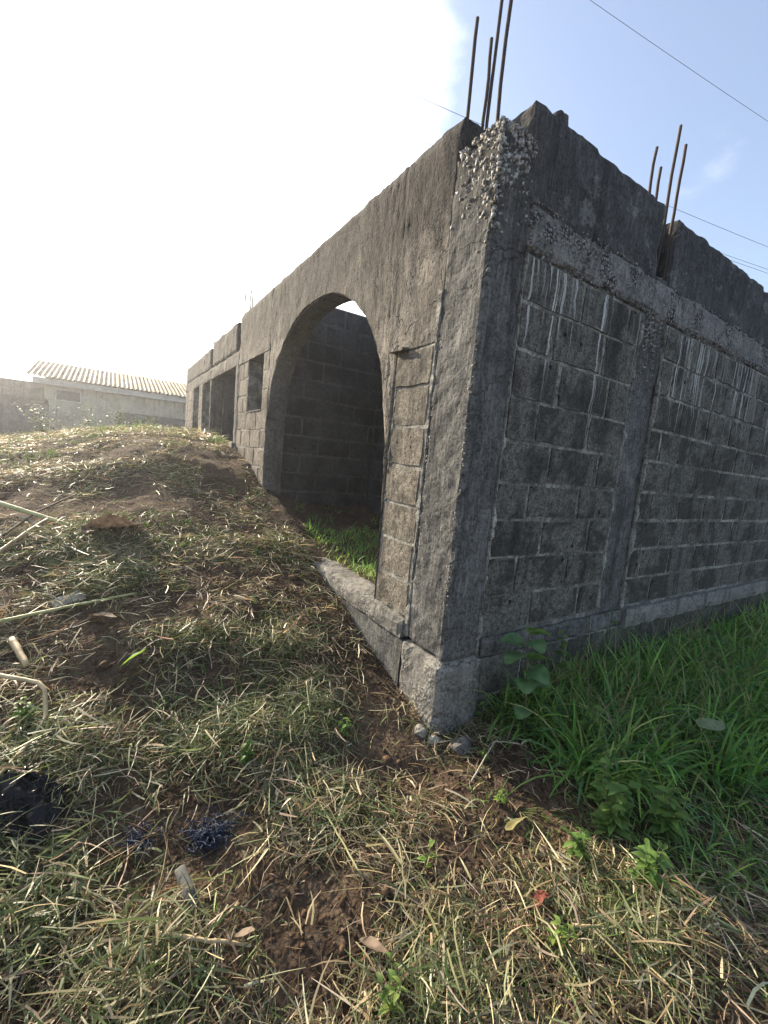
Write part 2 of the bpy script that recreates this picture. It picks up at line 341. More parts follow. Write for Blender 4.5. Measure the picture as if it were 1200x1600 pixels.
def rough(b, cell=.05, amp=.004, seed=0, wear=.008, freq=14, skip=()):
    """box (x0,x1,y0,y1,z0,z1) of small faces with uneven surface and worn arrises"""
    b = np.asarray(b, float).reshape(3, 2); n = np.maximum(1, np.round((b[:, 1]-b[:, 0])/cell)).astype(int)
    ax = [np.linspace(b[i, 0], b[i, 1], n[i]+1) for i in range(3)]
    key, V, F = {}, [], []
    def vid(i, j, k):
        t = (i, j, k)
        if t not in key: key[t] = len(V); V.append((ax[0][i], ax[1][j], ax[2][k]))
        return key[t]
    nx, ny, nz_ = n
    for s, k in (('z0', 0), ('z1', nz_)):
        if s in skip: continue
        for i in range(nx):
            for j in range(ny):
                q = [vid(i, j, k), vid(i+1, j, k), vid(i+1, j+1, k), vid(i, j+1, k)]; F.append(q if k else q[::-1])
    for s, j in (('y0', 0), ('y1', ny)):
        if s in skip: continue
        for i in range(nx):
            for k in range(nz_):
                q = [vid(i, j, k), vid(i+1, j, k), vid(i+1, j, k+1), vid(i, j, k+1)]; F.append(q if not j else q[::-1])
    for s, i in (('x0', 0), ('x1', nx)):
        if s in skip: continue
        for j in range(ny):
            for k in range(nz_):
                q = [vid(i, j, k), vid(i, j+1, k), vid(i, j+1, k+1), vid(i, j, k+1)]; F.append(q if i else q[::-1])
    V = np.array(V); c = b.mean(1); half = (b[:, 1]-b[:, 0])/2
    on = np.abs(np.abs(V-c)-half) < 1e-6
    N = np.stack([fbm(V*freq, seed+31*i, 3) for i in range(3)], -1)
    D = N*amp*on
    ed = on.sum(1) >= 2
    if wear:
        w = (.35+.65*np.abs(fbm(V*9, seed+5, 3)))*wear
        D[ed] -= (np.sign(V-c)*on)[ed]*w[ed, None]
    return V+D, F
def rbox(name, b, mat, parent=None, cell=.05, amp=.004, seed=None, wear=.008, freq=14, smooth=False):
    V, F = rough(b, cell, amp, random.randint(0, 9999) if seed is None else seed, wear, freq)
    return mesh(name, V, F, mat, parent, smooth)
def box(b):
    x0, x1, y0, y1, z0, z1 = b
    V = [(x0, y0, z0), (x1, y0, z0), (x1, y1, z0), (x0, y1, z0), (x0, y0, z1), (x1, y0, z1), (x1, y1, z1), (x0, y1, z1)]
    return V, [(3, 2, 1, 0), (4, 5, 6, 7), (0, 1, 5, 4), (1, 2, 6, 5), (2, 3, 7, 6), (3, 0, 4, 7)]
def tube(pts, rad, n=6, cap=True):
    pts = [Vector(p) for p in pts]; rad = rad if hasattr(rad, '__len__') else [rad]*len(pts)
    V, F = [], []; pu = None
    for i, p in enumerate(pts):
        t = (pts[min(i+1, len(pts)-1)]-pts[max(i-1, 0)]).normalized()
        u_ = (pu-t*pu.dot(t)) if pu else t.cross(Vector((.31, .17, .93)))
        if u_.length < 1e-4: u_ = t.cross(Vector((1, 0, 0)))
        u_.normalize(); w_ = t.cross(u_); pu = u_
        for k in range(n):
            a = 2*math.pi*k/n; V.append(tuple(p+(u_*math.cos(a)+w_*math.sin(a))*rad[i]))
    for i in range(len(pts)-1):
        for k in range(n): F.append((i*n+k, i*n+(k+1) % n, (i+1)*n+(k+1) % n, (i+1)*n+k))
    if cap: F.append(tuple(range(n))[::-1]); F.append(tuple(range((len(pts)-1)*n, len(pts)*n)))
    return V, F

# faces of walls: (s along wall, outward distance, z) -> world
def onA(s, o, z): return (-o, s, z)            # front wall, faces -X
def onB(s, o, z): return (s, -o, z)            # side wall, faces -Y
def onY(y): return lambda s, o, z: (s, y-o, z)
def onX(x): return lambda s, o, z: (x-o, s, z)
FLIP = {}
def block(parent, fm, s0, s1, z0, z1, mat, gap=.012, proud=.0, depth=.035, flip=False):
    """one sandcrete block: uneven face, ragged arrises"""
    nx, nz_ = (5, 3) if s1-s0 > .3 else (3, 3)
    rs = np.random.default_rng(random.randint(0, 10**6))
    gv, gh = gap*rs.uniform(.8, 2.1), gap*rs.uniform(.6, 1.3)
    a, b = s0+gv/2, s1-gv/2; c, d = z0+gh/2, z1-gh*rs.uniform(.5, .9)
    tilt = rs.normal(0, .002, 2)
    V, F, idx = [], [], {}
    for i in range(nx+1):
        for k in range(nz_+1):
            s = a+(b-a)*i/nx; z = c+(d-c)*k/nz_
            edge = i in (0, nx) or k in (0, nz_)
            corner = i in (0, nx) and k in (0, nz_)
            j = rs.normal(0, .0032, 2)
            if i in (0, nx): s += (1 if i == 0 else -1)*abs(rs.normal(0, .005))+(.004 if corner else 0)*(1 if i == 0 else -1)
            else: s += j[0]*2
            if k in (0, nz_): z += (1 if k == 0 else -1)*abs(rs.normal(0, .005))
            else: z += j[1]*2
            o = proud+rs.normal(0, .0016)-(.002 if edge else 0)+tilt[0]*(i/nx-.5)+tilt[1]*(k/nz_-.5)
            idx[i, k] = len(V); V.append(fm(s, o, z))
    for i in range(nx):
        for k in range(nz_):
            q = (idx[i, k], idx[i+1, k], idx[i+1, k+1], idx[i, k+1]); F.append(q[::-1] if flip else q)
    ring = [(i, 0) for i in range(nx)]+[(nx, k) for k in range(nz_)]+[(i, nz_) for i in range(nx, 0, -1)]+[(0, k) for k in range(nz_, 0, -1)]
    base = len(V)
    for i, k in ring: V.append(fm(a+(b-a)*i/nx, -depth, c+(d-c)*k/nz_))
    m = len(ring)
    for t in range(m):
        u_ = (t+1) % m; q = (idx[ring[t]], base+t, base+u_, idx[ring[u_]]); F.append(q[::-1] if flip else q)
    return mesh('block', V, F, mat, parent)
def courses(parent, fm, s0, s1, levels, mat, offs=None, blk=.478, holes=(), proud=0., flip=False, gap=.013):
    """running bond between s0 and s1; holes = (s0,s1,z0,z1) openings"""
    for c in range(len(levels)-1):
        z0, z1 = levels[c], levels[c+1]; zm = (z0+z1)/2
        off = offs[c % len(offs)] if offs else (s0+blk*(.5 if c % 2 else 1.))
        js = [s0]; t = off
        while t-blk > s0+.06: t -= blk
        while t < s1-.06:
            if t > s0+.06: js.append(t+random.uniform(-.012, .012))
            t += blk
        js.append(s1)
        for a, b in zip(js, js[1:]):
            segs = [(a, b)]
            for (h0, h1, y0, y1) in holes:
                if y0-.04 < zm < y1+.04:
                    new = []
                    for p, q in segs:
                        if h1 <= p or h0 >= q: new.append((p, q)); continue
                        if h0-p > .03: new.append((p, h0))
                        if q-h1 > .03: new.append((h1, q))
                    segs = new
            for p, q in segs: block(parent, fm, p, q, z0+random.uniform(-.003, .003), z1+random.uniform(-.003, .003), mat, gap, proud, flip=flip)

# ---------------------------------------------------------------- ground
def grid_axis(lo, hi, step, far):
    f = np.arange(lo, hi+1e-6, step); g_, d = [], step
    t = 0.
    while t < far: d *= 1.35; t += d; g_.append(t)
    g_ = np.array(g_); return np.concatenate([(lo-g_)[::-1], f, hi+g_])
gx_, gy_ = grid_axis(-5, 2.4, .045, 420), grid_axis(-2.6, 10.5, .045, 420)
GX, GY = np.meshgrid(gx_, gy_, indexing='ij'); GZ = H(GX, GY)
nI, nJ = GX.shape; ii = np.arange(nI*nJ).reshape(nI, nJ)
Q = np.stack([ii[:-1, :-1], ii[1:, :-1], ii[1:, 1:], ii[:-1, 1:]], -1).reshape(-1, 4)
tag(fast('ground', np.stack([GX, GY, GZ], -1).reshape(-1, 3), Q, M['soil']), kind='structure')

# ---------------------------------------------------------------- the unfinished building
B = empty('unfinished_building', (0, 0, -.6), 'roofless grey block building with a tall arched opening and bare corner rebar', 'building')
ZB = [.012, .235, .468, .695, .912, 1.150, 1.380, 1.632, 1.880, 2.118]
ZA = [.012, .238, .468, .703, .945, 1.19, 1.43, 1.66, 1.90, 2.13]
ZF = [-.92, -.66, -.385, -.135]
# --- side wall (right in the photo)
side = mesh('side_wall', *box((.262, 1.456, .0085, .215, -.95, 2.118)), M['mortar'], B)
side2 = mesh('side_wall', *box((1.804, 7.9, .0085, .215, -.95, 2.118)), M['mortar'], B)
S1 = [.69, .52, .70, .525, .69, .53, .68, .58, .80]
S2 = [2.20, 1.97, 2.24, 1.98, 2.22, 1.99, 2.24, 2.0, 2.2]
courses(side, onB, .268, 1.455, ZB, M['block'], S1, .50)
courses(side2, onB, 1.805, 6.4, ZB, M['block'], S2, .475)
found = mesh('foundation_wall', *joinVF([box((.262, 7.9, -.010, .006, -.95, -.137))]), M['mortar'], B)
courses(found, lambda s, o, z: (s, -.018-o, z), .29, 5.2, ZF, M['block'], [.62, .40, .66], .475)
rbox('ledge', (1.80, 7.9, -.052, .0065, -.150, .010), M['plinth'], B, .06, .006, 3, .014)
rbox('ledge', (.27, 1.80, -.024, .0065, -.134, .002), M['column'], B, .05, .006, 4, .016)
ring = rbox('ring_beam', (.255, 7.9, -.006, .224, 2.122, 2.368), M['beam'], B, .035, .008, 5, .022, 9)
# --- columns
cc = rbox('column', (0, .266, 0, .345, -.12, 2.60), M['column'], B, .03, .0045, 7, .014, 16)
tag(cc, 'corner column with gravel showing through its broken top')
rbox('column_footing', (-.020, .30, -.024, .372, -1.0, -.118), M['plinth'], B, .04, .008, 8, .024, 12)
c2 = rbox('column', (1.457, 1.803, .020, .224, -.13, 2.40), M['column'], B, .03, .0045, 9, .010, 16)
def fin(fm, s, z0, z1, w, seed, proud=.010, parent=None):
    """ragged ridge of mortar squeezed out along the formwork edge"""
    rs = np.random.default_rng(seed); V, F = [], []; n = int((z1-z0)/.022)
    bite = 1.0
    for i in range(n+1):
        z = z0+(z1-z0)*i/n; bite = np.clip(bite+rs.normal(0, .38)-.04, -.25, 1.25); bite_ = bite; bite = max(bite, .04)
        a = s-w/2*bite+rs.normal(0, .0022); b = s+w/2*bite+rs.normal(0, .0022); p = proud*bite+rs.normal(0, .0022)
        for q in (fm(a, -.012, z), fm(a+.002, max(p*.7, 0), z), fm(b-.002, max(p, 0), z), fm(b, -.012, z)): V.append(q)
        bite = bite_
        if i:
            k = i*4
            for t in range(3): F.append((k-4+t, k-3+t, k+1+t, k+t))
    return mesh('mortar_fin', V, F, M['lip'], parent)
fin(onB, .268, .0, 2.11, .022, 1, .012, side); fin(onB, 1.457, .02, 2.05, .020, 2, .011, side); fin(onB, 1.801, .02, 2.09, .020, 3, .012, side2)
# --- parapets
def parapet(b, seed, cell=.035, amp=.006, wear=.013): return rbox('parapet', b, M['parapet'], B, cell, amp, seed, wear, 10)
p1 = parapet((.205, 1.545, .004, .222, 2.335, 2.822), 21)
parapet((1.735, 3.62, .006, .222, 2.335, 2.815), 22); parapet((3.615, 7.89, .007, .222, 2.335, 2.815), 23, .06)
V, F = rough((.40, .485, .02, .16, 2.80, 2.885), .017, .010, 77, .022, 22); mesh('mortar_lump', V, F, M['parapet'], B)
# --- front wall with the arch
arch0 = [(.752, -.02), (.765, .5), (.795, 1.0), (.835, 1.22), (.88, 1.40), (.965, 1.64), (1.12, 1.88), (1.29, 2.05), (1.51, 2.20), (1.84, 2.32), (2.2, 2.355), (2.55, 2.325), (2.84, 2.225), (3.11, 2.05), (3.31, 1.84), (3.42, 1.58), (3.465, 1.28), (3.48, .97), (3.482, .36)]
def catmull(P, step):
    P = np.array(P); out = []
    for i in range(len(P)-1):
        a, b, c, d = P[max(i-1, 0)], P[i], P[i+1], P[min(i+2, len(P)-1)]
        n = max(1, int(np.linalg.norm(c-b)/step))
        for k in range(n):
            t = k/n; out.append(.5*((2*b)+(c-a)*t+(2*a-5*b+4*c-d)*t*t+(-a+3*b-3*c+d)*t**3))
    out.append(P[-1]); return np.array(out)
AC = catmull(arch0, .03)
colsY = [(y, 1.66) for y in np.linspace(.322, .748, 14)]+[tuple(p) for p in AC]+[(3.486, .36), (3.505, .36), (3.508, 2.128)]+[(y, 2.128) for y in np.arange(3.54, 4.961, .035)]
ys = np.array([c[0] for c in colsY]); zb = np.array([c[1] for c in colsY])
for i in range(1, len(ys)): ys[i] = max(ys[i], ys[i-1]+.0006)
NR, TOP = 26, 2.822
T = np.linspace(0, 1, NR+1); n_ = len(ys)
topz = TOP+.006*fbm(np.stack([ys*6, ys*0, ys*0], -1), 4, 3)
zm = np.maximum(1.72, zb+.03); n1_ = 9
Zf = np.concatenate([zb[:, None]+(zm-zb)[:, None]*np.linspace(0, 1, n1_+1)[None, :-1], zm[:, None]+(topz-zm)[:, None]*np.linspace(0, 1, NR-n1_+1)[None]], 1); Yf = np.repeat(ys[:, None], NR+1, 1)
Pf = np.stack([np.zeros_like(Yf), Yf, Zf], -1)
off = .004*fbm(Pf*7, 51, 3)+.0045*fbm(Pf*34, 52, 2)
off = off-.007*(np.abs(Zf-2.03) < .26)*(Yf < .66)*(Yf > .385)*sstep(1.70, 1.76, Zf)*1.0   # hollow of the unrendered patch
off -= .009*(1-sstep(.33, .47, Yf))
off[:, -1] -= .012; off[:, 0] -= .004
Pf[..., 0] = -.002-off
Vs = [Pf.reshape(-1, 3)]; Fs = []
def gidx(i, j): return i*(NR+1)+j
for i in range(n_-1):
    for j in range(NR): Fs.append((gidx(i, j), gidx(i, j+1), gidx(i+1, j+1), gidx(i+1, j)))
nd = 6; base = n_*(NR+1)
Sf, Tf = [], []
for k in range(1, nd+1):
    x = .224*k/nd
    Sf.append(np.stack([x+0*ys, ys, zb+.004*fbm(np.stack([ys*12, ys*0+x*12, zb*12], -1), 8, 2)], -1))
    Tf.append(np.stack([x+0*ys, ys, topz+.008*fbm(np.stack([ys*9, ys*0+x*20, ys*0], -1), 9, 2)-(.014 if k in (nd,) else 0)], -1))
Vs += [np.concatenate(Sf), np.concatenate(Tf)]
sb, tb = base, base+nd*n_
for i in range(n_-1):
    p, q = gidx(i, 0), gidx(i+1, 0); a, b = gidx(i, NR), gidx(i+1, NR)
    for k in range(nd):
        s_, s2 = sb+k*n_+i, sb+k*n_+i+1; Fs.append((p, q, s2, s_)); p, q = s_, s2
        t_, t2 = tb+k*n_+i, tb+k*n_+i+1; Fs.append((b, a, t_, t2)); a, b = t_, t2
    Fs.append((p, q, b, a))
for i in (0, n_-1):      # end caps
    ring_ = [gidx(i, j) for j in range(NR+1)]+[tb+k*n_+i for k in range(nd)]+[sb+k*n_+i for k in range(nd-1, -1, -1)]
    Fs.append(tuple(ring_ if i else ring_[::-1]))
aw = mesh('arch_wall', np.concatenate(Vs), Fs, M['render'], B)
aw.data.polygons.foreach_set('use_smooth', [i < (n_-1)*NR for i in range(len(aw.data.polygons))])
# pieces lining the arch
seg = np.linalg.norm(np.diff(AC, axis=0), axis=1); cum = np.concatenate([[0], np.cumsum(seg)])
def apt(s): return np.array([np.interp(s, cum, AC[:, 0]), np.interp(s, cum, AC[:, 1])])
Ltot = cum[-1]; npc = int(Ltot/.235)
for k in range(npc):
    s0, s1 = Ltot*k/npc+.004, Ltot*(k+1)/npc-.004
    rs = np.random.default_rng(k); V, F = [], []; m = 6; pr_ = .007+rs.uniform(-.003, .004)
    for i in range(m+1):
        s = s0+(s1-s0)*i/m; p = apt(s); t = apt(min(s+.01, Ltot))-apt(max(s-.01, 0)); t /= np.linalg.norm(t); nrm = np.array([t[1], -t[0]])   # towards the opening
        e = -.006 if i in (0, m) else 0
        for j, x in enumerate((.004, .012, .08, .15, .212, .22)):
            o = pr_+e+(-.008 if j in (0, 5) else rs.normal(0, .0016)); y, z = p+nrm*o; V.append((x, y, z))
    for i in range(m):
        for j in range(5): F.append((i*6+j, i*6+j+1, i*6+j+7, i*6+j+6))
    mesh('arch_block', V, F, M['reveal'], aw)
front = mesh('wall_pier', *box((.0045, .215, .340, .748, -.1, 1.66)), M['mortar'], B)
bay = mesh('window_bay', *joinVF([box((.0075, .215, 3.50, 3.752, .1, 2.128)), box((.0075, .215, 4.432, 4.965, .1, 2.128)), box((.008, .215, 3.752, 4.432, .1, 1.44))]), M['mortar'], B)
door_pier = mesh('wall_pier', *box((.0075, .215, 7.962, 8.372, .6, 2.148)), M['mortar'], B)
end_bay = mesh('wall_pier', *box((.0075, .215, 9.125, 10.3, .6, 2.148)), M['mortar'], B)
for c in range(7): block(front, onA, .362, .748, ZA[c], ZA[c+1], M['block_sunlit'], .015, random.uniform(0, .006), flip=True)
courses(bay, onA, 3.508, 4.96, [.27, .50, .735, .965, 1.20, 1.44, 1.67, 1.90, 2.126], M['block_sunlit'], None, .46, [(3.752, 4.432, 1.44, 2.2)], flip=True)
for w_, a, b in ((door_pier, 7.965, 8.37), (end_bay, 9.128, 10.30)): courses(w_, onA, a, b, [.70, .95, 1.19, 1.43, 1.67, 1.91, 2.146], M['block_sunlit'], None, .46, flip=True)
fin(onA, .350, -.02, 1.95, .030, 11, .008, front); fin(onA, .725, .7, 1.66, .012, 12, .008, front); fin(onA, 4.965, .8, 2.1, .02, 13, .01, bay)
rbox('window_sill', (-.012, .222, 3.74, 4.445, 1.425, 1.45), M['reveal'], B, .05, .004, 15, .008)
V, F = rough((-.045, .03, .62, .80, 1.655, 1.675), .02, .006, 90, .008, 22); mesh('mortar_ledge', V, F, M['render'], B)
rbox('plinth', (-.030, .222, .37, 3.6, -.135, .006), M['plinth'], B, .05, .008, 31, .016, 10)
rbox('foundation_wall', (-.012, .215, .37, 11, -.95, -.137), M['column'], B, .08, .008, 32, .0, 8)
rbox('door_sill', (-.05, .215, 4.98, 10.3, .4, 1.02), M['plinth'], B, .08, .01, 33, .012, 8)
lint = rbox('lintel', (.0, .222, 4.98, 10.31, 2.150, 2.362), M['render'], B, .06, .008, 34, .012, 9)
for y0, y1, tz in ((4.968, 5.135, 2.30), (7.02, 7.125, 2.146)): rbox('column', (-.006, .222, y0, y1, .5, tz), M['column'], B, .05, .005, int(y0*10), .01)
def fpar(b, s): return rbox('parapet', b, M['render'], B, .045, .007, s, .018, 9)
fpar((.0, .222, 5.165, 7.035, 2.366, 2.80), 41); fpar((.002, .222, 7.20, 10.32, 2.366, 2.74), 42)
# --- rooms behind
def partition(y, x0, x1, z0, z1, nb):
    w_ = mesh('partition_wall', *joinVF([box((x0, x1, y+.008, y+.21, z0-.3, z1))]), M['mortar_shaded'], B)
    lv = [z0+(z1-z0)*i/nb for i in range(nb+1)]; courses(w_, onY(y), x0, x1, lv, M['block_shaded'], None, .475)
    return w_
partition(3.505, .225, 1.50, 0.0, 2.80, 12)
pw = mesh('partition_wall', *joinVF([box((1.509, 1.71, .224, 10.2, -.4, 2.78))]), M['mortar_shaded'], B)
courses(pw, onX(1.50), .26, 3.50, [0, .235, .47, .70, .935, 1.17, 1.40, 1.635, 1.87, 2.10, 2.335, 2.57, 2.78], M['block_shaded'], None, .475, flip=True)
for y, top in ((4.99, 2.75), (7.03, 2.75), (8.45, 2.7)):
    rbox('partition_wall', (.224, 1.50, y, y+.215, .5, top), M['block_shaded'], B, .08, .006, int(y*7), .01)
rbox('rear_wall', (7.7, 7.9, .226, 10.3, -.9, 2.8), M['block_shaded'], B, .25, .006, 61, .01)
rbox('end_wall', (.224, 7.69, 10.1, 10.3, .2, 2.75), M['block_shaded'], B, .25, .006, 62, .01)
# --- starter bars
def bar(x, y, z0, z1, lx, ly, r, parent):
    n = 9; pts = [(x+lx*(i/n)+.004*math.sin(i*1.3+x*40), y+ly*(i/n)+.003*math.cos(i*1.7+y*30), z0+(z1-z0)*i/n) for i in range(n+1)]
    V, F = tube(pts, r, 8); return mesh('rebar', V, F, M['rebar'], parent, True)
for a in ((.035, .330, 2.45, 3.31, .0, .0), (.155, .335, 2.4, 3.28, .0, .0), (.172, .326, 2.4, 4.3, .02, .0), (.030, .085, 2.45, 4.2, .0, .0)): bar(*a, .010, cc)
for a in ((1.590, .045, 2.0, 3.36, .03, .0), (1.695, .040, 2.3, 3.28, .02, .0), (1.600, .185, 2.3, 3.30, .02, .0), (1.700, .185, 2.3, 3.22, .03, .01)): bar(*a, .010, c2)
c3 = [o for o in B.children if o.name.startswith('column')]
lt = lint
for a in ((.05, 5.00, 2.3, 3.20, 0, 0), (.16, 5.02, 2.3, 3.22, 0, 0), (.05, 4.70, 2.75, 3.12, 0, 0), (.04, 7.14, 2.3, 3.08, 0, 0), (.17, 7.16, 2.3, 3.06, 0, 0)): bar(*a, .0085, lt)
# --- gravel showing in the honeycombed concrete
OCT = np.array([(1, 0, 0), (-1, 0, 0), (0, 1, 0), (0, -1, 0), (0, 0, 1), (0, 0, -1), (.6, .6, .55), (-.6, .55, -.6), (.55, -.6, -.6), (-.55, -.6, .6)])
TRI = None
def hull_faces():
    import bmesh
    bm = bmesh.new()
    for v in OCT: bm.verts.new(v)
    bmesh.ops.convex_hull(bm, input=bm.verts); bm.verts.index_update()
    f = [[v.index for v in q.verts] for q in bm.faces]; bm.free(); return f
HF = hull_faces()
def stones(name, P, S, mat, parent, seed, kind='stuff'):
    rs = np.random.default_rng(seed); n = len(P); k = len(OCT)
    V = OCT[None]*rs.uniform(.6, 1.25, (n, k, 1))
    A = rs.normal(size=(n, 3, 3)); Qm = np.linalg.qr(A)[0]
    V = np.einsum('nkc,ncd->nkd', V*rs.uniform(.6, 1.2, (n, 1, 3)), Qm)*np.asarray(S)[:, None, None]+np.asarray(P)[:, None, :]
    F = (np.array(HF)[None]+(np.arange(n)*k)[:, None, None]).reshape(-1, 3)
    o = fast(name, V.reshape(-1, 3), F, mat, parent, smooth=False, origin=P[0]); o['kind'] = kind; return o
rs = np.random.default_rng(4)
P, S = [], []
for i in range(900):                       # corner column: heaped top and ragged arris
    z = 2.64-abs(rs.normal(0, .22)); t = rs.random()
    spread = .30 if z > 2.25 else .05+.10*max(0, (z-1.6))
    if z < 1.45: continue
    u_ = abs(rs.normal(0, spread*.55))
    if t < .55:
        if u_ > .33: continue
        p = (rs.uniform(.001, .011), u_, z)
    else:
        if u_ > .24 or (z < 2.25 and u_ > .14): continue
        p = (u_, rs.uniform(.001, .011), z)
    P.append(p); S.append(rs.uniform(.005, .0175)*(.75 if z < 2.1 else 1))
for i in range(300): P.append((rs.uniform(0, .26), rs.uniform(0, .34), 2.595+.05*rs.random()*(1-abs(rs.normal(0, .3))))); S.append(rs.uniform(.008, .016))
for i in range(170):
    z = rs.uniform(.2, 1.7); P.append((.002, rs.choice([.012, .30])+abs(rs.normal(0, .02)), z)); S.append(rs.uniform(.003, .008))
stones('exposed_gravel', P, S, M['stone'], cc, 1)
P, S = [], []
for cl in range(85):
    x = .3+rs.random()**1.3*4.2; z = rs.uniform(2.14, 2.33); m = rs.integers(8, 42)
    for i in range(m): P.append((x+rs.normal(0, .06), rs.uniform(-.002, .006), np.clip(z+rs.normal(0, .05), 2.115, 2.37))); S.append(rs.uniform(.003, .0095))
for i in range(220):
    P.append((1.5+abs(rs.normal(0, .12)), .004, 2.12-abs(rs.normal(0, .16)))); S.append(rs.uniform(.004, .010))
stones('exposed_gravel', P, S, M['stone'], ring, 2)

# ---------------------------------------------------------------- neighbouring house and boundary walls
hs = empty('house', (-1.5, 19.5, .6), 'low cream house with a rusty corrugated roof beyond the mound', 'house')
mesh('wall', *joinVF([box((-3.6, 6.0, 18.2, 25.0, .2, 2.62))]), M['housewall'], hs)
def corr(x0, x1, y0, z0, y1, z1, pitch=.15, amp=.024):
    n = int((x1-x0)/pitch*4); V, F = [], []
    dy, dz = y1-y0, z1-z0; L_ = math.hypot(dy, dz); ny, nz_ = -dz/L_, dy/L_
    for i in range(n+1):
        x = x0+(x1-x0)*i/n; h = amp*math.cos(i*math.pi/2)+amp*.3*math.sin(i*.37)
        for t, lift in ((0, 0), (.5, .01), (1, 0), (1, -.01), (.5, 0), (0, -.01)): V.append((x, y0+dy*t+ny*(h+lift), z0+dz*t+nz_*(h+lift)))
        if i:
            k = i*6
            for t in range(6): F.append((k-6+t, k-6+(t+1) % 6, k+(t+1) % 6, k+t))
    return V, F
rf = mesh('roof', *corr(-4.05, 6.3, 17.75, 2.74, 20.9, 3.62), M['roof'], hs)
mesh('roof_slope', *corr(-4.05, 6.3, 24.6, 2.74, 20.95, 3.60), M['roof'], hs)
mesh('gable', [(-3.58, 18.3, 2.6), (-3.58, 24.3, 2.6), (-3.58, 20.9, 3.5), (-3.45, 18.3, 2.6), (-3.45, 24.3, 2.6), (-3.45, 20.9, 3.5)], [(0, 1, 2), (5, 4, 3), (0, 2, 5, 3), (1, 4, 5, 2), (0, 3, 4, 1)], M['housewall'], hs)
mesh('fascia', *box((-3.9, 6.2, 17.88, 17.93, 2.50, 2.70)), M['fascia'], rf)
mesh('soffit', *box((-3.9, 6.2, 17.94, 18.19, 2.50, 2.53)), M['fascia'], rf)
vw = mesh('vent_window', *box((-3.25, -2.55, 18.15, 18.195, 2.02, 2.36)), M['vent'], hs)
mesh('frame', *joinVF([box((-3.29, -3.252, 18.13, 18.19, 1.98, 2.4)), box((-2.548, -2.51, 18.13, 18.19, 1.98, 2.4)), box((-3.25, -2.55, 18.13, 18.19, 2.362, 2.4)), box((-3.25, -2.55, 18.13, 18.19, 1.98, 2.018))]), M['fascia'], vw)
def fence(name, x0, x1, y, z0, z1, label, cap=True, th=.2):
    f = empty(name, ((x0+x1)/2, y, z0), label, 'wall', 'block boundary walls')
    mesh('core', *box((x0, x1, y+.012, y+th, z0, z1-.01)), M['mortar_shaded'], f)
    rs = np.random.default_rng(int(abs(x0*31+y*7))); parts = []; c = 0; z = z0
    while z < z1-.05:
        x = x0-(.24 if c % 2 else 0)
        while x < x1:
            a, b = max(x, x0), min(x+.465, x1)
            if b-a > .03: parts.append(box((a+.008, b-.008, y+rs.normal(0, .003), y+.05, z+.008, min(z+.232, z1)-.006)))
            x += .475
        z += .24; c += 1
    tag(mesh('block_face', *joinVF(parts), M['fence'], f), kind='stuff')
    if cap: mesh('coping', *box((x0-.01, x1+.01, y-.03, y+th+.03, z1-.008, z1+.05)), M['fence'], f)
    return f
fence('boundary_wall', -14, -3.35, 16.6, .1, 1.86, 'dark block wall at the left edge, lower and nearer than the house')
fence('boundary_wall', -1.35, 4.0, 17.0, .1, 1.80, 'grey block wall below the cream wall of the house, beside the long building', False)
fence('boundary_wall', -16, -3.75, 20.5, .1, 2.66, 'taller dark block wall standing behind the left wall, joining the house roof', True, .3)

# ---------------------------------------------------------------- overhead cables
def cable(a, b, r, label, ext=(1.3, 1.0)):
    a, b = np.array(a), np.array(b); d_ = b-a; p, q = a-d_*ext[0], b+d_*ext[1]; n = 24; L_ = np.linalg.norm(q-p)
    pts = [p+(q-p)*i/n+np.array([0, 0, -.012*L_*(4*(i/n)*(1-i/n)-.8)]) for i in range(n+1)]
    o = mesh('overhead_cable', *tube(pts, r, 6), M['wire'], None, True); tag(o, label, 'cable', 'overhead cables'); return o
cable((3.51, 7.23, 9.), (16.38, 4.57, 9.), .0055, 'thin dark cable passing just behind the corner rebar')
cable((3.22, 8.05, 8.7), (17.42, 4.82, 8.7), .0055, 'upper cable of the close pair crossing behind the parapet')
cable((3.19, 7.99, 8.56), (17.39, 4.79, 8.56), .0055, 'lower cable of the close pair crossing behind the parapet')
cable((5.67, 4.11, 9.5), (10.99, 3.16, 9.5), .004, 'faint cable high in the blue sky at upper right', (2.2, 2.2))

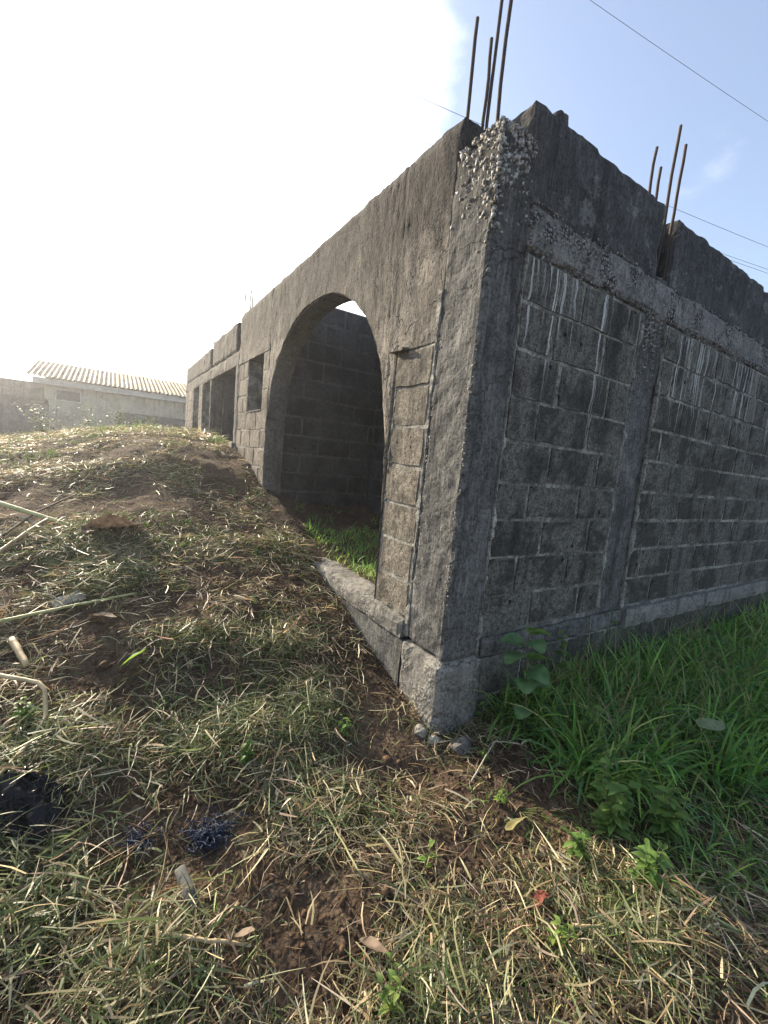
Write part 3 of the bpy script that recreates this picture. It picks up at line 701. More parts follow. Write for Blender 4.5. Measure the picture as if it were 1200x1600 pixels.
# ---------------------------------------------------------------- grass and cut straw
def frame_pts(n, area, dens=None, seed=0):
    rs = np.random.default_rng(seed); x0, x1, y0, y1 = area; X, Y = [], []; tot = 0
    while tot < n:
        x, y = rs.uniform(x0, x1, n), rs.uniform(y0, y1, n)
        if dens is not None:
            k = rs.random(n) < dens(x, y); x, y = x[k], y[k]
        X.append(x); Y.append(y); tot += len(x)
        if tot == 0: break
    return np.concatenate(X)[:n], np.concatenate(Y)[:n]
def blades(x, y, z, head, el, curl, length, width, tone, K=3, roll=None, seed=0, bend=None):
    """ribbons: heading, start elevation, change of elevation along the blade"""
    n = len(x); rs = np.random.default_rng(seed); P = np.stack([x, y, z], -1)
    s = np.linspace(0, 1, K+1); V = np.zeros((n, K+1, 2, 3)); cur = P.copy(); hd = head.copy()
    bend = rs.normal(0, .35, n) if bend is None else bend
    roll = rs.uniform(-1.2, 1.2, n) if roll is None else roll
    for k in range(K+1):
        e = el+curl*s[k]
        d_ = np.stack([np.cos(hd)*np.cos(e), np.sin(hd)*np.cos(e), np.sin(e)], -1)
        side_ = np.stack([-np.sin(hd), np.cos(hd), 0*hd], -1); up_ = np.cross(d_, side_)
        sv = side_*np.cos(roll)[:, None]+up_*np.sin(roll)[:, None]
        w = width*(1-.75*s[k]**2.2)*(.7+.3*min(1, s[k]*4+.3))
        V[:, k, 0] = cur-sv*w[:, None]/2; V[:, k, 1] = cur+sv*w[:, None]/2
        cur = cur+d_*(length/K)[:, None]; hd = hd+bend/K
    b = np.arange(n)[:, None]*(2*(K+1)); q = []
    for k in range(K): q.append(np.stack([b[:, 0]+2*k, b[:, 0]+2*k+1, b[:, 0]+2*k+3, b[:, 0]+2*k+2], -1))
    t = np.repeat(tone[:, None, :], 2*(K+1), 1)
    return V.reshape(-1, 3), np.concatenate(q), t.reshape(-1, 3)
def pal(rs, n, cols, wts, jit=.18):
    c = np.array(cols)[rs.choice(len(cols), n, p=np.array(wts)/sum(wts))]
    return np.clip(c*(1+rs.normal(0, jit, (n, 1)))*(1+rs.normal(0, .06, (n, 3))), .004, .8)
def outside(x, y): return ~((x > -.02) & (y > -.03) & (y < 10.4))
SOIL = [(-1.54, .86, .34, .24), (-.22, .60, .22, .5), (-.40, 3.75, .45, .7), (-.75, 4.3, .5, .5), (-.35, -.62, .35, .22), (-.82, -.62, .22, .16), (-.9, 1.7, .4, .2), (-.35, 1.5, .3, .4), (-1.25, -.55, .15, .12), (-.15, 2.6, .25, .5), (-.45, -.15, .25, .2), (-1.2, 5.0, .5, .4)]
PILE = [(-1.05, .98, .28, .13), (-.75, .85, .22, .12), (-1.12, .30, .36, .20), (-.68, .28, .20, .20), (-1.80, .45, .26, .22), (-1.85, -.12, .3, .3), (-.70, -.22, .22, .14), (-1.45, -.5, .22, .18), (-.72, -.92, .2, .18), (-.05, -1.15, .3, .2), (-1.9, 2.4, .5, .3), (-1.5, 1.7, .35, .25), (-.2, 2.1, .22, .25)]
HERO = [(-1.83, .22, .14, .12), (-1.77, 1.52, .13, .10), (-1.58, 1.24, .12, .10), (-1.22, -.13, .07, .06), (-1.33, -.30, .05, .10), (-1.53, 2.40, .22, .15), (-1.95, 1.08, .08, .13), (-2.05, 2.6, .25, .2), (-1.53, 1.88, .18, .06), (-1.85, .72, .10, .14), (-1.85, .45, .06, .14), (-1.7, 1.42, .3, .04), (-1.44, .84, .08, .05), (-.25, -.92, .06, .05), (-.08, -.66, .06, .04)]
def gauss(x, y, L_):
    s = 0*x
    for a, b, p, q in L_: s = np.maximum(s, np.exp(-(((x-a)/p)**2+((y-b)/q)**2)))
    return s
CUT = [(.115, .15, .055), (.085, .12, .040), (.17, .20, .085), (.24, .25, .12), (.06, .085, .03)]
def litter(n, area, seed, falloff, lenr, widr, cols, wts, lift=.035, elsd=.13, minw=0.):
    def dens(x, y):
        d_ = np.hypot(x-CP[0], y-CP[1])
        m = np.clip(.30+1.0*fbm(xy3(x, y, 2.3), 105, 3), .05, 1)
        m = m*(1-.97*gauss(x, y, SOIL))+.55*gauss(x, y, PILE)
        m = m*(1-.97*gauss(x, y, SOIL[:1]))*(1-.85*gauss(x, y, HERO))
        return outside(x, y)*np.clip(m, 0, 1)*np.minimum(1, (falloff/np.maximum(d_, .1))**1.5)
    x, y = frame_pts(n, area, dens, seed); n = len(x); rs = np.random.default_rng(seed+1)
    pile = gauss(x, y, PILE); d_ = np.hypot(x-CP[0], y-CP[1])
    head = rs.uniform(0, 2*np.pi, n); ln = rs.uniform(*lenr, n)*rs.uniform(.5, 1.2, n)
    wd = np.maximum(rs.uniform(*widr, n), minw*d_)
    h = H(x, y); e = .05; slope = (H(x+e*np.cos(head), y+e*np.sin(head), False)-H(x, y, False))/e
    z = h+.002+rs.random(n)**2*lift*(1+1.6*pile)+pile*.05*rs.random(n)
    el = np.arctan(slope)+np.abs(rs.normal(0, elsd, n))*(1+.7*pile); curl = rs.normal(-.25, .35, n)-el*.6
    tn = pal(rs, n, cols, wts); gp = pal(rs, n, CUT, [3, 3, 2, 2, 1]); kk = rs.random(n) < np.clip(pile*.62+.22*sstep(.15, .6, fbm(xy3(x, y, 1.1), 61, 2)), 0, .85); tn[kk] = gp[kk]
    return blades(x, y, z, head, el, curl, ln, wd, tn, 3, None, seed+2, rs.normal(0, .5, n))
DRY = [(.50, .40, .24), (.30, .22, .125), (.64, .55, .37), (.12, .082, .05), (.38, .34, .20), (.15, .155, .075), (.09, .125, .04), (.24, .26, .11)]
def cat(L_):
    V, Q_, T_, n = [], [], [], 0
    for v, q, t in L_: V.append(v); Q_.append(q+n); T_.append(t); n += len(v)
    return np.concatenate(V), np.concatenate(Q_), np.concatenate(T_)
lit = cat([litter(5200, (-2.5, 1.6, -2.0, 2.2), 121, 2.8, (.05, .20), (.005, .009), DRY, [3.5, 4, 2.6, 3, 3, 1, .5, 1], .05, .10),
           litter(30000, (-2.5, 1.6, -2.0, 2.2), 101, 2.6, (.05, .17), (.0024, .0058), DRY, [2.4, 3.4, 1.8, 5, 2, 2.4, 1.5, 1.2]),
           litter(26000, (-2.5, 1.6, -2.0, 2.2), 131, 2.6, (.025, .09), (.0018, .0048), DRY, [2, 4, 1, 4, 1, 1, .5, .5], .015, .08),
           litter(24000, (-4.5, 0., 1.8, 6.5), 151, 4.0, (.06, .18), (.004, .007), DRY, [2, 3, 1.5, 3, 2, 3, 1.6, 1.6]),
           litter(20000, (-8, 0., 5.5, 13.0), 171, 7.5, (.10, .25), (.005, .010), DRY, [2, 2, 2, 2, 2, 3, 2, 2], .06, .3)])
tag(fast('cut_grass', lit[0], lit[1], M['straw'], None, lit[2]), 'dry cut grass and straw strewn over the bare soil', 'cut grass', kind='stuff')
GREEN = [(.070, .135, .030), (.045, .095, .022), (.115, .185, .045), (.16, .21, .065), (.055, .115, .045)]
def tufts(n, area, seed, dens, lenr, widr, per=7, spread=.03, cols=GREEN, wts=(3, 3, 2, 1, 2), el=(.7, 1.45), curl=(-1.9, -.5), K=4, wd_d=0.):
    cx, cy = frame_pts(n//per, area, dens, seed); rs = np.random.default_rng(seed+3); m = len(cx)
    x = np.repeat(cx, per)+rs.normal(0, spread, m*per); y = np.repeat(cy, per)+rs.normal(0, spread, m*per); n = m*per
    sc = np.repeat(rs.uniform(.55, 1.15, m), per); tt = np.repeat(pal(rs, m, cols, wts), per, 0)*(1+rs.normal(0, .12, (n, 1)))
    k = outside(x, y) | (area[0] >= 0)
    a = lambda lo, hi: rs.uniform(lo, hi, n)
    w_ = np.maximum(a(*widr), wd_d)
    v = [x, y, H(x, y)-.01, a(0, 6.283), a(*el), a(*curl), a(*lenr)*sc, w_, np.clip(tt, .004, .6)]
    v = [q[k] for q in v]
    return blades(*v, K, rs.uniform(-.5, .5, k.sum()), seed+5)
def patchy(scale, lo, hi, seed, extra=None):
    def f(x, y):
        m = sstep(lo, hi, fbm(xy3(x, y, scale), seed, 3))*outside(x, y)*(1-.95*gauss(x, y, SOIL))
        m = np.clip(m+.6*gauss(x, y, PILE), 0, 1)*outside(x, y)
        return m*extra(x, y) if extra else m
    return f
near = lambda x, y: np.minimum(1, (2.4/np.maximum(np.hypot(x-CP[0], y-CP[1]), .1))**1.6)
gr = cat([tufts(6500, (-2.5, 1.2, -2.0, 2.2), 201, patchy(1.8, .05, .5, 41), (.05, .16), (.004, .008), 6, .03, wts=(3, 2, 3, 3, 2), el=(.2, 1.3)),
          tufts(5200, (-4.5, 0, 1.8, 6.5), 211, patchy(1.3, .0, .6, 43), (.05, .14), (.005, .009), 6, .04, wts=(2, 2, 3, 3, 1)),
          tufts(9000, (-8, 0, 5.5, 14), 221, patchy(.8, -.4, .3, 47), (.07, .22), (.008, .014), 7, .06, wts=(2, 1, 3, 4, 1))])
tag(fast('short_grass', gr[0], gr[1], M['green'], None, gr[2]), 'sparse short green grass sprouting through the cut straw and mound', 'grass', kind='stuff')
def lush(x, y):
    edge = -.62-.30*np.clip(x-.5, 0, 1.6)+.16*fbm(xy3(x, y, 3), 77, 2)
    return ((y > edge) & (y < -.03) & (x > .52+.25*vn(xy3(x, y, 5), 3)))*np.minimum(1, (2.6/np.hypot(x-CP[0], y-CP[1]))**1.2)*1.
TG = [(.18, .32, .07), (.11, .23, .055), (.24, .39, .095), (.36, .42, .16), (.12, .26, .10), (.36, .31, .16)]
tl = cat([tufts(13500, (.3, 6.5, -1.5, -.03), 301, lush, (.20, .44), (.007, .019), 6, .04, TG, (4, 4, 3, 1, 3, .7), (.55, 1.5), (-2.3, -.3), 5),
          tufts(9000, (.2, 5.0, -1.9, -.03), 311, lambda x, y: ((y > -1.05-.3*np.clip(x, 0, 2)+.2*vn(xy3(x, y, 3), 9)) & (y < -.04) & (x > .35)).astype(float), (.07, .20), (.005, .010), 6, .05, TG, (4, 4, 3, 1, 3, 1), (.2, 1.3), (-1.6, -.4), 4)])
rs = np.random.default_rng(8); sx, sy = frame_pts(420, (.6, 5, -1.5, -.05), lush, 331); sn_ = len(sx)
tl = cat([tl, blades(sx, sy, H(sx, sy), rs.uniform(0, 6.28, sn_), rs.uniform(1.0, 1.5, sn_), rs.uniform(-.9, -.1, sn_), rs.uniform(.3, .62, sn_), rs.uniform(.0025, .004, sn_), pal(rs, sn_, [(.30, .27, .14), (.22, .25, .10), (.36, .31, .19)], [1, 1, 1]), 5, None, 9)])
tag(fast('tall_grass', tl[0], tl[1], M['green'], None, tl[2]), 'lush tall green grass in the shade along the side wall', 'grass', kind='stuff')
ig = tufts(2600, (.20, 1.45, .95, 3.4), 321, lambda x, y: ((y > 1.15+.25*vn(xy3(x, y, 4), 5)) & (y < 2.6)).astype(float)*.8+.10, (.06, .17), (.005, .009), 6, .035, TG[:5], (3, 2, 4, 2, 2), (.6, 1.45), (-1.5, -.3), 4)
tag(fast('porch_grass', ig[0], ig[1], M['green'], None, ig[2]), 'bright green grass growing on the floor inside the arch', 'grass', kind='stuff')

# soil clods
cx, cy = frame_pts(2600, (-2.4, 1.2, -1.9, 2.4), lambda x, y: outside(x, y)*np.clip(.15+gauss(x, y, SOIL), 0, 1), 401); rs = np.random.default_rng(402)
cl = stones('soil_clods', np.stack([cx, cy, H(cx, cy)+.001], -1), rs.gamma(2., .0032, len(cx))+.003, M['clod'], None, 403); tag(cl, 'loose brown soil clods and crumbs on the bare patches', 'soil', kind='stuff')

# ---------------------------------------------------------------- single plants
def leafVF(base, tip_dir, L_, W, droop=.35, fold=.18, nu=6, nv=2, tw=0., round_=1.0, pw=.8):
    """oval leaf blade with a folded midrib"""
    d_ = Vector(tip_dir).normalized(); s_ = d_.cross(Vector((0, 0, 1)))
    if s_.length < 1e-3: s_ = Vector((1, 0, 0))
    s_.normalize(); u_ = s_.cross(d_).normalized(); s_, u_ = s_*math.cos(tw)+u_*math.sin(tw), u_*math.cos(tw)-s_*math.sin(tw)
    V, F = [], []
    for i in range(nu+1):
        t = i/nu; w = W*math.sin(math.pi*min(.97, max(.03, t))**(.75*round_))**pw
        c = Vector(base)+d_*(L_*t)-Vector((0, 0, 1))*droop*L_*t*t
        for j in range(-nv, nv+1):
            q = j/nv; V.append(tuple(c+s_*(w/2*q)+u_*(fold*w*abs(q)*.5)))
    m = 2*nv+1
    for i in range(nu):
        for j in range(m-1): F.append((i*m+j, i*m+j+1, (i+1)*m+j+1, (i+1)*m+j))
    return V, F
def toned(name, parts, mat, parent, tones):
    V, F = joinVF(parts); T_ = np.concatenate([np.repeat([t], len(p[0]), 0) for p, t in zip(parts, tones)])
    return fast(name, V, F, mat, parent, T_, True, V[0])
sd = empty('seedling', (.46, -.26, -.56), 'tall thin seedling with big round leaves against the side wall', 'plant')
stem = [(.46, -.26, -.58), (.455, -.245, -.42), (.462, -.225, -.25), (.458, -.205, -.10), (.465, -.19, .03), (.47, -.185, .09)]
mesh('stem', *tube(stem, [.0065, .006, .0055, .005, .004, .002], 7), M['stem'], sd, True)
for z, az, L_, W, m_ in ((-.47, .2, .085, .075, 'seedling'), (-.35, 3.4, .10, .085, 'seedling'), (-.22, -.2, .11, .095, 'seedling'), (-.19, 3.7, .12, .10, 'seedling'), (-.13, -1.7, .12, .10, 'seedling'), (-.09, .1, .13, .10, 'youngleaf'), (-.05, 3.0, .15, .115, 'seedling'), (.0, 2.2, .12, .10, 'seedling'), (.03, 4.3, .11, .095, 'seedling'), (.05, .5, .11, .085, 'youngleaf'), (.08, 5.4, .08, .07, 'youngleaf')):
    i = np.interp(z, [p[2] for p in stem], range(len(stem))); k = min(int(i), len(stem)-2); p = Vector(stem[k]).lerp(Vector(stem[k+1]), i-k)
    dd = Vector((math.cos(az), math.sin(az)*.8-.25, .25)); b_ = p+dd.normalized()*.03
    lf = mesh('leaf', *leafVF(b_, dd, L_*1.15, W*1.25, .35, .2, 8, 2, random.uniform(-.4, .4), .8, .5), M[m_], sd, True)
    mesh('petiole', *tube([p, b_], .002, 5), M['stem'], lf, True)
WG = [(.085, .165, .042), (.115, .20, .05), (.15, .24, .06)]
def weed(x, y, h, nst, nl, ls, label, seed, cols=WG, name='weed', group='broadleaf weeds', lean=.35, cat_='plant'):
    rs = np.random.default_rng(seed); z0 = float(H(x, y)); e = empty(name, (x, y, z0), label, cat_, group)
    st, lv, tn = [], [], []
    for s in range(nst):
        a = rs.uniform(0, 6.28); ln = h*rs.uniform(.6, 1.1); lx, ly = math.cos(a)*lean*ln*rs.random(), math.sin(a)*lean*ln*rs.random()
        pts = [(x+rs.normal(0, .012)*(i == 0)+lx*(i/4)**1.4, y+ly*(i/4)**1.4, z0-.01+ln*i/4*(1-.08*i/4)) for i in range(5)]
        st.append(tube(pts, [.0032, .003, .0026, .002, .0012], 5))
        for k in range(nl):
            t = .22+.78*k/max(1, nl-1); i = min(int(t*4), 3); p = Vector(pts[i]).lerp(Vector(pts[i+1]), t*4-i); b = k*2.4+rs.uniform(-.5, .5)
            L_ = ls*rs.uniform(.6, 1.15)*(1-.35*t)
            lv.append(leafVF(p, (math.cos(b), math.sin(b), rs.uniform(.05, .7)), L_, L_*rs.uniform(.38, .55), .4, .25, 4, 1, rs.uniform(-.5, .5)))
            tn.append(np.array(cols[rs.integers(len(cols))])*rs.uniform(.75, 1.3))
    mesh('stem', *joinVF(st), M['stem'], e, True); toned('foliage', lv, M['green'], e, tn)
    return e
weed(.30, -.86, .30, 8, 11, .095, 'leafy weed clump at the edge of the straw, left of the pale round leaf', 1)
weed(.52, -.98, .28, 7, 11, .09, 'dark leafy weed below the pale round leaf', 2)
weed(.16, -1.06, .22, 6, 9, .08, 'low leafy weed nearest the bottom right straw', 3)
weed(.66, -.50, .36, 5, 11, .10, 'upright leafy weed in the tall grass below the wall', 4)
weed(.42, -.74, .26, 6, 10, .085, 'leafy weed between the straw edge and the tall grass', 16)
weed(.05, -.86, .16, 5, 8, .065, 'low weed in the straw right of the yellow leaf', 17)
weed(.30, -.06, .22, 2, 7, .06, 'small weed sprouting at the foot of the corner column', 5)
weed(.95, -.16, .55, 3, 10, .10, 'tall broadleaf weed leaning on the side wall beside the second column', 6)
weed(1.66, -.03, .62, 2, 10, .07, 'thin weed climbing the foot of the second wall column', 7)
weed(.10, -.30, .13, 3, 6, .045, 'tiny weed in front of the corner stones', 8)
weed(-.03, -.52, .10, 3, 6, .045, 'tiny sprout in the straw below the corner', 9, [(.14, .24, .05), (.20, .30, .07)])
weed(-.52, .12, .16, 5, 7, .05, 'bright sprouting weed on the soil left of the building corner', 10, [(.10, .20, .04), (.16, .26, .06)])
weed(-1.02, .12, .15, 6, 8, .05, 'green weed poking out of the large cut grass pile', 11, [(.08, .17, .04), (.13, .22, .05)])
weed(-1.86, .62, .15, 6, 8, .05, 'leafy weed under the bent dry cane at the left', 12, [(.10, .20, .04), (.15, .24, .06)])
weed(-.55, -.62, .15, 2, 5, .05, 'single upright sprout in the middle of the straw', 13, [(.16, .27, .05)])
weed(-.30, -1.02, .14, 5, 7, .045, 'yellow green weed beside the red scrap', 14, [(.20, .28, .06), (.14, .22, .05)])
weed(-.85, -.88, .16, 5, 7, .05, 'yellow green weed at the bottom edge of the picture', 15, [(.20, .27, .07), (.12, .20, .05)])
SG = [(.06, .10, .035), (.09, .13, .05), (.12, .16, .07)]
for i, (x, y, h, lb) in enumerate(((-3.1, 13.0, 1.0, 'loose shrub at the foot of the left block wall'), (-2.2, 13.6, 1.15, 'scraggly shrub below the left end of the house'), (-1.4, 13.2, .95, 'bushy shrub in front of the middle of the house wall'), (-.75, 12.4, .62, 'small shrub on the crest near the long building'))):
    weed(x, y, h, 16, 14, .17, lb, 40+i, SG, 'shrub', 'shrubs along the boundary wall', .75, 'shrub')

# ---------------------------------------------------------------- things lying on the ground
def gz(x, y, o=0.): return float(H(x, y))+o
def stalk(name, pts, r, mat, label, group='dry stalks on the ground', nodes=0, cat_='stalk', lift=.02):
    P_ = [Vector((x, y, gz(x, y, o+lift))) for x, y, o in pts]
    Q_, R_ = [], []
    for i in range(len(P_)-1):
        n = max(2, int((P_[i+1]-P_[i]).length/.03))
        for k in range(n):
            t = k/n; v = P_[i].lerp(P_[i+1], t); Q_.append(v+Vector((random.gauss(0, .0009), random.gauss(0, .0009), random.gauss(0, .0007))))
            R_.append(r*(1-.35*(i+t)/(len(P_)-1))*(1.16 if nodes and (len(Q_) % nodes == 0) else 1))
    Q_.append(P_[-1]); R_.append(r*.62)
    return tag(mesh(name, *tube(Q_, R_, 8), mat, None, True), label, cat_, group)
stalk('cane_stalk', [(-2.60, 3.16, .06), (-2.32, 2.95, .09), (-1.80, 2.56, .02)], .024, M['canegreen'], 'thick greenish cane lying across the left edge toward the dead leaf', nodes=9)
stalk('cane_stalk', [(-2.16, 2.78, .05), (-1.80, 2.26, .0)], .013, M['canegrey'], 'pale cane slanting down from under the greenish cane')
stalk('cane_stalk', [(-2.30, 2.0, .0), (-2.07, 2.45, .05), (-1.98, 2.62, .08)], .016, M['cane'], 'straw coloured cane at the left edge below the greenish cane', nodes=8)
stalk('cane_stalk', [(-2.24, 2.43, .03), (-2.06, 2.83, .07), (-1.82, 3.21, .04)], .010, M['twig'], 'thin brown stick rising right behind the greenish cane')
stalk('cane_stalk', [(-2.4, 2.62, .02), (-2.1, 2.52, .02), (-1.72, 2.12, .0)], .009, M['cane'], 'thin dry cane crossing below the other canes')
stalk('twig', [(-1.68, 1.93, .01), (-1.38, 1.83, .0)], .010, M['twig'], 'short straight reddish stick below the dead leaf')
stalk('twig', [(-2.06, 1.33, .02), (-1.72, 1.42, .03), (-1.40, 1.50, .01)], .010, M['canegreen'], 'long thin olive stalk above the bare soil patch')
stalk('twig', [(-2.1, 1.05, .01), (-1.75, 1.18, .02), (-1.43, 1.46, .01)], .006, M['twig'], 'thin dark twig just above the bare soil patch')
stalk('twig', [(-.41, .69, .01), (-.31, .46, .0)], .007, M['twig'], 'brown twig on the soil beside the plinth')
stalk('cane_piece', [(-1.99, 1.2, .012), (-1.90, .97, .012)], .021, M['cane'], 'short thick cane offcut at the left of the soil patch')
stalk('bent_cane', [(-2.12, .90, .05), (-1.99, .87, .06), (-1.83, .745, .07), (-1.80, .70, .065), (-1.785, .585, .04), (-1.83, .47, .03), (-1.91, .30, .03), (-2.0, .18, .03)], .0105, M['cane'], 'snapped dry cane bent in a hook at the left edge', nodes=7)
stalk('twig', [(-.78, -.55, .02), (-.80, -.10, .03), (-.74, .10, .05)], .004, M['canegreen'], 'long thin pale stalk lying upright in the picture centre')
stalk('twig', [(-1.42, -.42, .02), (-1.18, -.58, .03)], .007, M['cane'], 'flat straw stem near the bottom left')
stalk('twig', [(-.10, -.40, .03), (.18, -.28, .06), (.32, -.33, .03)], .004, M['canegrey'], 'thin arched stem in front of the corner stones')
stalk('twig', [(-.22, -1.02, .02), (-.12, -1.08, .02)], .006, M['cane'], 'short straw stub right of the red scrap')
# big dead leaf
def crumple(V, amp, f, seed): V = np.asarray(V, float); return V+amp*np.stack([fbm(V*f, seed+i, 3) for i in range(3)], -1)
z = gz(-1.5, 2.4); V, F = leafVF((-1.70, 2.46, z+.05), (.30, -.02, .03), .38, .31, .05, .5, 14, 5, .25)
dl = empty('dead_leaf', (-1.54, 2.42, z), 'large crumpled brown dead leaf on the straw at the left', 'leaf')
mesh('blade', crumple(V, .022, 13, 3), F, M['dryleaf'], dl, True)
V, F = leafVF((-1.66, 2.36, z+.03), (-.06, -.10, .05), .16, .12, .2, .5, 9, 3, .4); mesh('torn_piece', crumple(V, .018, 18, 5), F, M['dryleaf'], dl, True)
mesh('midrib', *tube([(-1.76, 2.47, z+.045), (-1.70, 2.46, z+.055), (-1.55, 2.45, z+.058), (-1.40, 2.44, z+.045)], [.008, .007, .005, .002], 6), M['twig'], dl, True)
def flatleaf(x, y, dx, dy, L_, W, mat, label, seed, up=.012, rise=.02, tw=.2, fold=.4):
    z = gz(x, y, up); V, F = leafVF((x, y, z), (dx, dy, rise/L_*.3), L_, W, .05, fold, 8, 3, tw)
    return tag(mesh('fallen_leaf', crumple(V, .007, 22, seed), F, mat, None, True), label, 'leaf', 'fallen leaves')
flatleaf(-1.66, 1.32, .14, -.13, .20, .085, M['dryleaf'], 'brown curled leaf above the bare soil patch', 1, .02)
flatleaf(-1.50, .86, .12, -.02, .15, .06, M['youngleaf'], 'bright green leaf on the edge of the bare soil patch', 2, .03, .05)
flatleaf(1.28, -.80, .14, -.05, .15, .14, M['paleleaf'], 'pale round leaf lying on top of the tall grass', 3, .24, .02, .1, .1)
flatleaf(-.13, -.64, .10, -.03, .12, .045, M['yellowleaf'], 'small yellow leaf in the straw below the corner', 4, .03)
flatleaf(-1.22, -.54, .05, -.06, .09, .038, M['dryleaf'], 'small pinkish brown leaf at the bottom left', 5, .05)
flatleaf(-1.36, 2.20, .1, -.03, .13, .05, M['dryleaf'], 'narrow dry leaf just right of the crumpled dead leaf', 6, .02)
flatleaf(-.86, -.70, .03, -.1, .12, .04, M['dryleaf'], 'curled tan leaf at the bottom centre', 7, .03)
# offcut, stones, rubbish
V, F = rough((-.09, .09, -.045, .045, 0, .022), .03, .004, 12, .006, 20); a = .55
V = np.asarray(V); V = np.stack([V[:, 0]*math.cos(a)-V[:, 1]*math.sin(a)-1.77, V[:, 0]*math.sin(a)+V[:, 1]*math.cos(a)+1.52, V[:, 2]+gz(-1.77, 1.52, .015)+V[:, 0]*.15+V[:, 1]*.3], -1)
tag(mesh('board_offcut', V, F, M['offcut']), 'flat pale grey board offcut left of the brown leaf', 'board')
def rock(x, y, s, label, seed, fl=.7):
    import bmesh
    bm = bmesh.new(); bmesh.ops.create_icosphere(bm, subdivisions=3, radius=1); V = np.array([v.co[:] for v in bm.verts]); F = [[v.index for v in f.verts] for f in bm.faces]; bm.free()
    V = V*(1+.28*fbm(V*1.4, seed, 2)[:, None]+.06*fbm(V*5, seed+3, 2)[:, None])*np.array([s, s*.8, s*fl])
    return tag(mesh('stone', V+np.array([x, y, gz(x, y, s*fl*.45)]), F, M['offcut' if seed < 3 else 'fence']), label, 'stone', 'stones by the corner')
rock(-.085, .015, .045, 'pale stone touching the foot of the building corner', 1); rock(-.045, -.055, .035, 'small pale stone in front of the corner stone', 2); rock(.07, -.16, .062, 'dark round stone right of the corner', 3, .8)
nu_, nv_ = 60, 44; uu, vv = np.meshgrid(np.linspace(-1, 1, nu_), np.linspace(-1, 1, nv_), indexing='ij'); P3 = np.stack([uu*1.6, vv*1.1, 0*uu], -1)
rr = np.sqrt(uu**2+vv**2); lobe = 1+.22*vn(np.stack([np.arctan2(vv, uu)*1.4, rr*.5, 0*uu], -1), 6)
ridge = (1-np.abs(vn(P3*2.1, 3)))**2*.045+(1-np.abs(vn(P3*4.6+.5*vn(P3*2, 4)[..., None], 7)))**2*.020+.004*vn(P3*9, 8)
bx_, by_ = uu*.17*lobe*(1-.12*vv**2)+.02*vn(P3*2.4, 11), vv*.105*lobe*(1-.2*uu**2)+.02*vn(P3*2.4, 12); a = -.75
bz_ = ridge*(1-.75*sstep(.75, 1.25, rr))+.028*(1-np.clip(rr, 0, 1)**2)
wx, wy = bx_*math.cos(a)-by_*math.sin(a)-1.83, bx_*math.sin(a)+by_*math.cos(a)+.22
top_ = np.stack([wx, wy, H(wx, wy, False)+.012+bz_], -1).reshape(-1, 3)
ib = np.arange(nu_*nv_).reshape(nu_, nv_); F = np.stack([ib[:-1, :-1], ib[1:, :-1], ib[1:, 1:], ib[:-1, 1:]], -1).reshape(-1, 4).tolist()
tag(mesh('plastic_bag', top_, F, M['bag'], None, True), 'crumpled shiny black plastic bag at the left edge', 'bag')
def tangle(name, x, y, w, h, n, label, seed):
    rs = np.random.default_rng(seed); parts = []
    for i in range(n):
        p = np.array([x, y, gz(x, y, .01)])+rs.normal(0, 1, 3)*np.array([w, w*.6, h*.4]); p[2] = gz(x, y, .006)+abs(rs.normal(0, h)); d_ = rs.normal(0, 1, 3); pts = [p.copy()]
        for k in range(7):
            d_ = d_+rs.normal(0, .8, 3); d_[2] *= .5; d_ /= np.linalg.norm(d_); p = p+d_*.014; p[2] = max(p[2], gz(x, y, .004)); pts.append(p.copy())
        parts.append(tube(pts, .0016, 4, False))
    return tag(mesh(name, *joinVF(parts), M['net'], None, True), label, 'netting', 'scraps of netting')
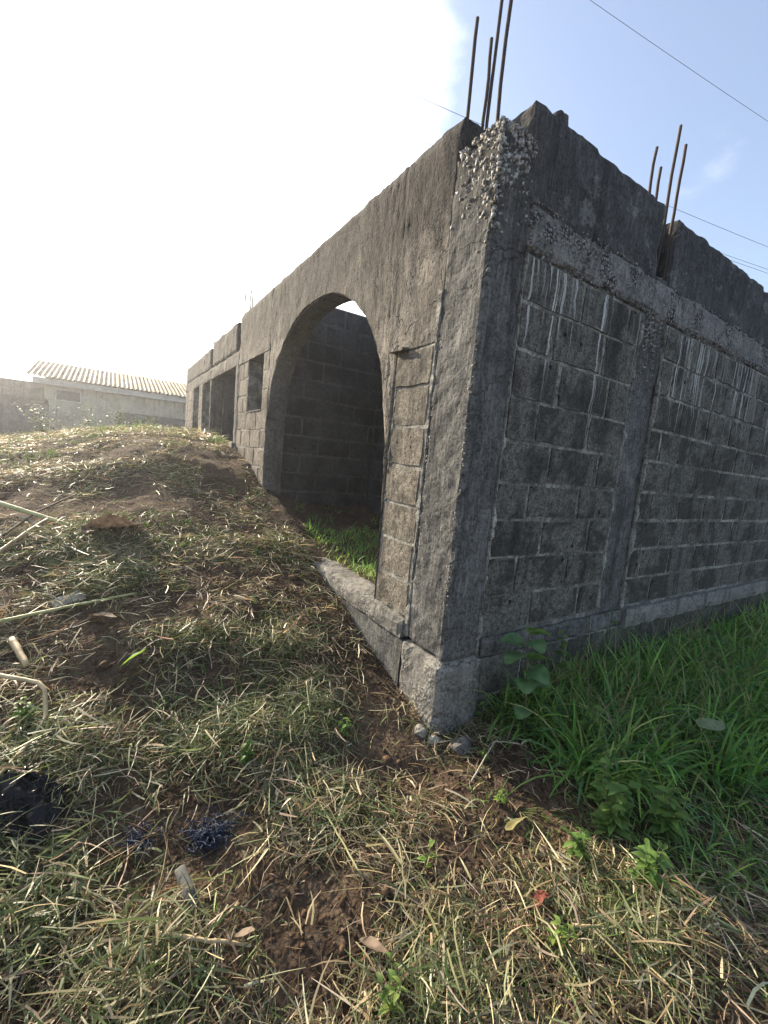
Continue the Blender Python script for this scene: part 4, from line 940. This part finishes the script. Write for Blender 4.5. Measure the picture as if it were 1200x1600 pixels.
tangle('netting_scrap', -1.22, -.13, .03, .014, 150, 'tangled dark blue netting scrap in the straw', 3)
tangle('netting_scrap', -1.45, -.07, .016, .008, 40, 'smaller blue netting scrap left of the tangled one', 4)
prof_ = [(0, .004), (.004, .016), (.02, .021), (.06, .019), (.10, .022), (.125, .018), (.14, .009), (.165, .009), (.166, .004)]
V, F = [], []; N_ = 14; ax_ = Vector((.02, -.14, -.01)).normalized(); sx_ = ax_.cross(Vector((0, 0, 1))).normalized(); ux_ = sx_.cross(ax_)
o_ = Vector((-1.335, -.23, gz(-1.335, -.25, .020)))
for d_, r in prof_:
    for k in range(N_): a = 2*math.pi*k/N_; V.append(tuple(o_+ax_*d_+sx_*(r*math.cos(a))+ux_*(r*.62*math.sin(a))))
for i in range(len(prof_)-1):
    for k in range(N_): F.append((i*N_+k, i*N_+(k+1) % N_, (i+1)*N_+(k+1) % N_, (i+1)*N_+k))
F.append(tuple(range(N_))[::-1]); F.append(tuple(range((len(prof_)-1)*N_, len(prof_)*N_)))
tag(mesh('plastic_bottle', crumple(V, .004, 40, 7), F, M['bottle'], None, True), 'small flattened cloudy plastic bottle lying in the straw below the netting', 'bottle')
V, F = leafVF((-.27, -.90, gz(-.25, -.92, .04)), (.10, -.04, .02), .085, .045, .1, .6, 8, 3, .3); tag(mesh('plastic_scrap', crumple(V, .014, 26, 9), F, M['redscrap'], None, True), 'torn red plastic scrap tangled in the straw', 'scrap')

# ---------------------------------------------------------------- thin scattering volume, added to imitate veiling lens glare
hz = mesh('glare_volume', *box((-440, 440, -440, 440, -4, 11.5)), None)
hm = bpy.data.materials.new('glare_volume'); hm.use_nodes = True; t_ = hm.node_tree; t_.nodes.clear()
pv = t_.nodes.new('ShaderNodeVolumePrincipled'); pv.inputs['Color'].default_value = (.93, .95, 1, 1); pv.inputs['Density'].default_value = .0026; pv.inputs['Anisotropy'].default_value = .72
ho = t_.nodes.new('ShaderNodeOutputMaterial'); t_.links.new(pv.outputs[0], ho.inputs['Volume']); hz.data.materials.append(hm); tag(hz, kind='stuff')
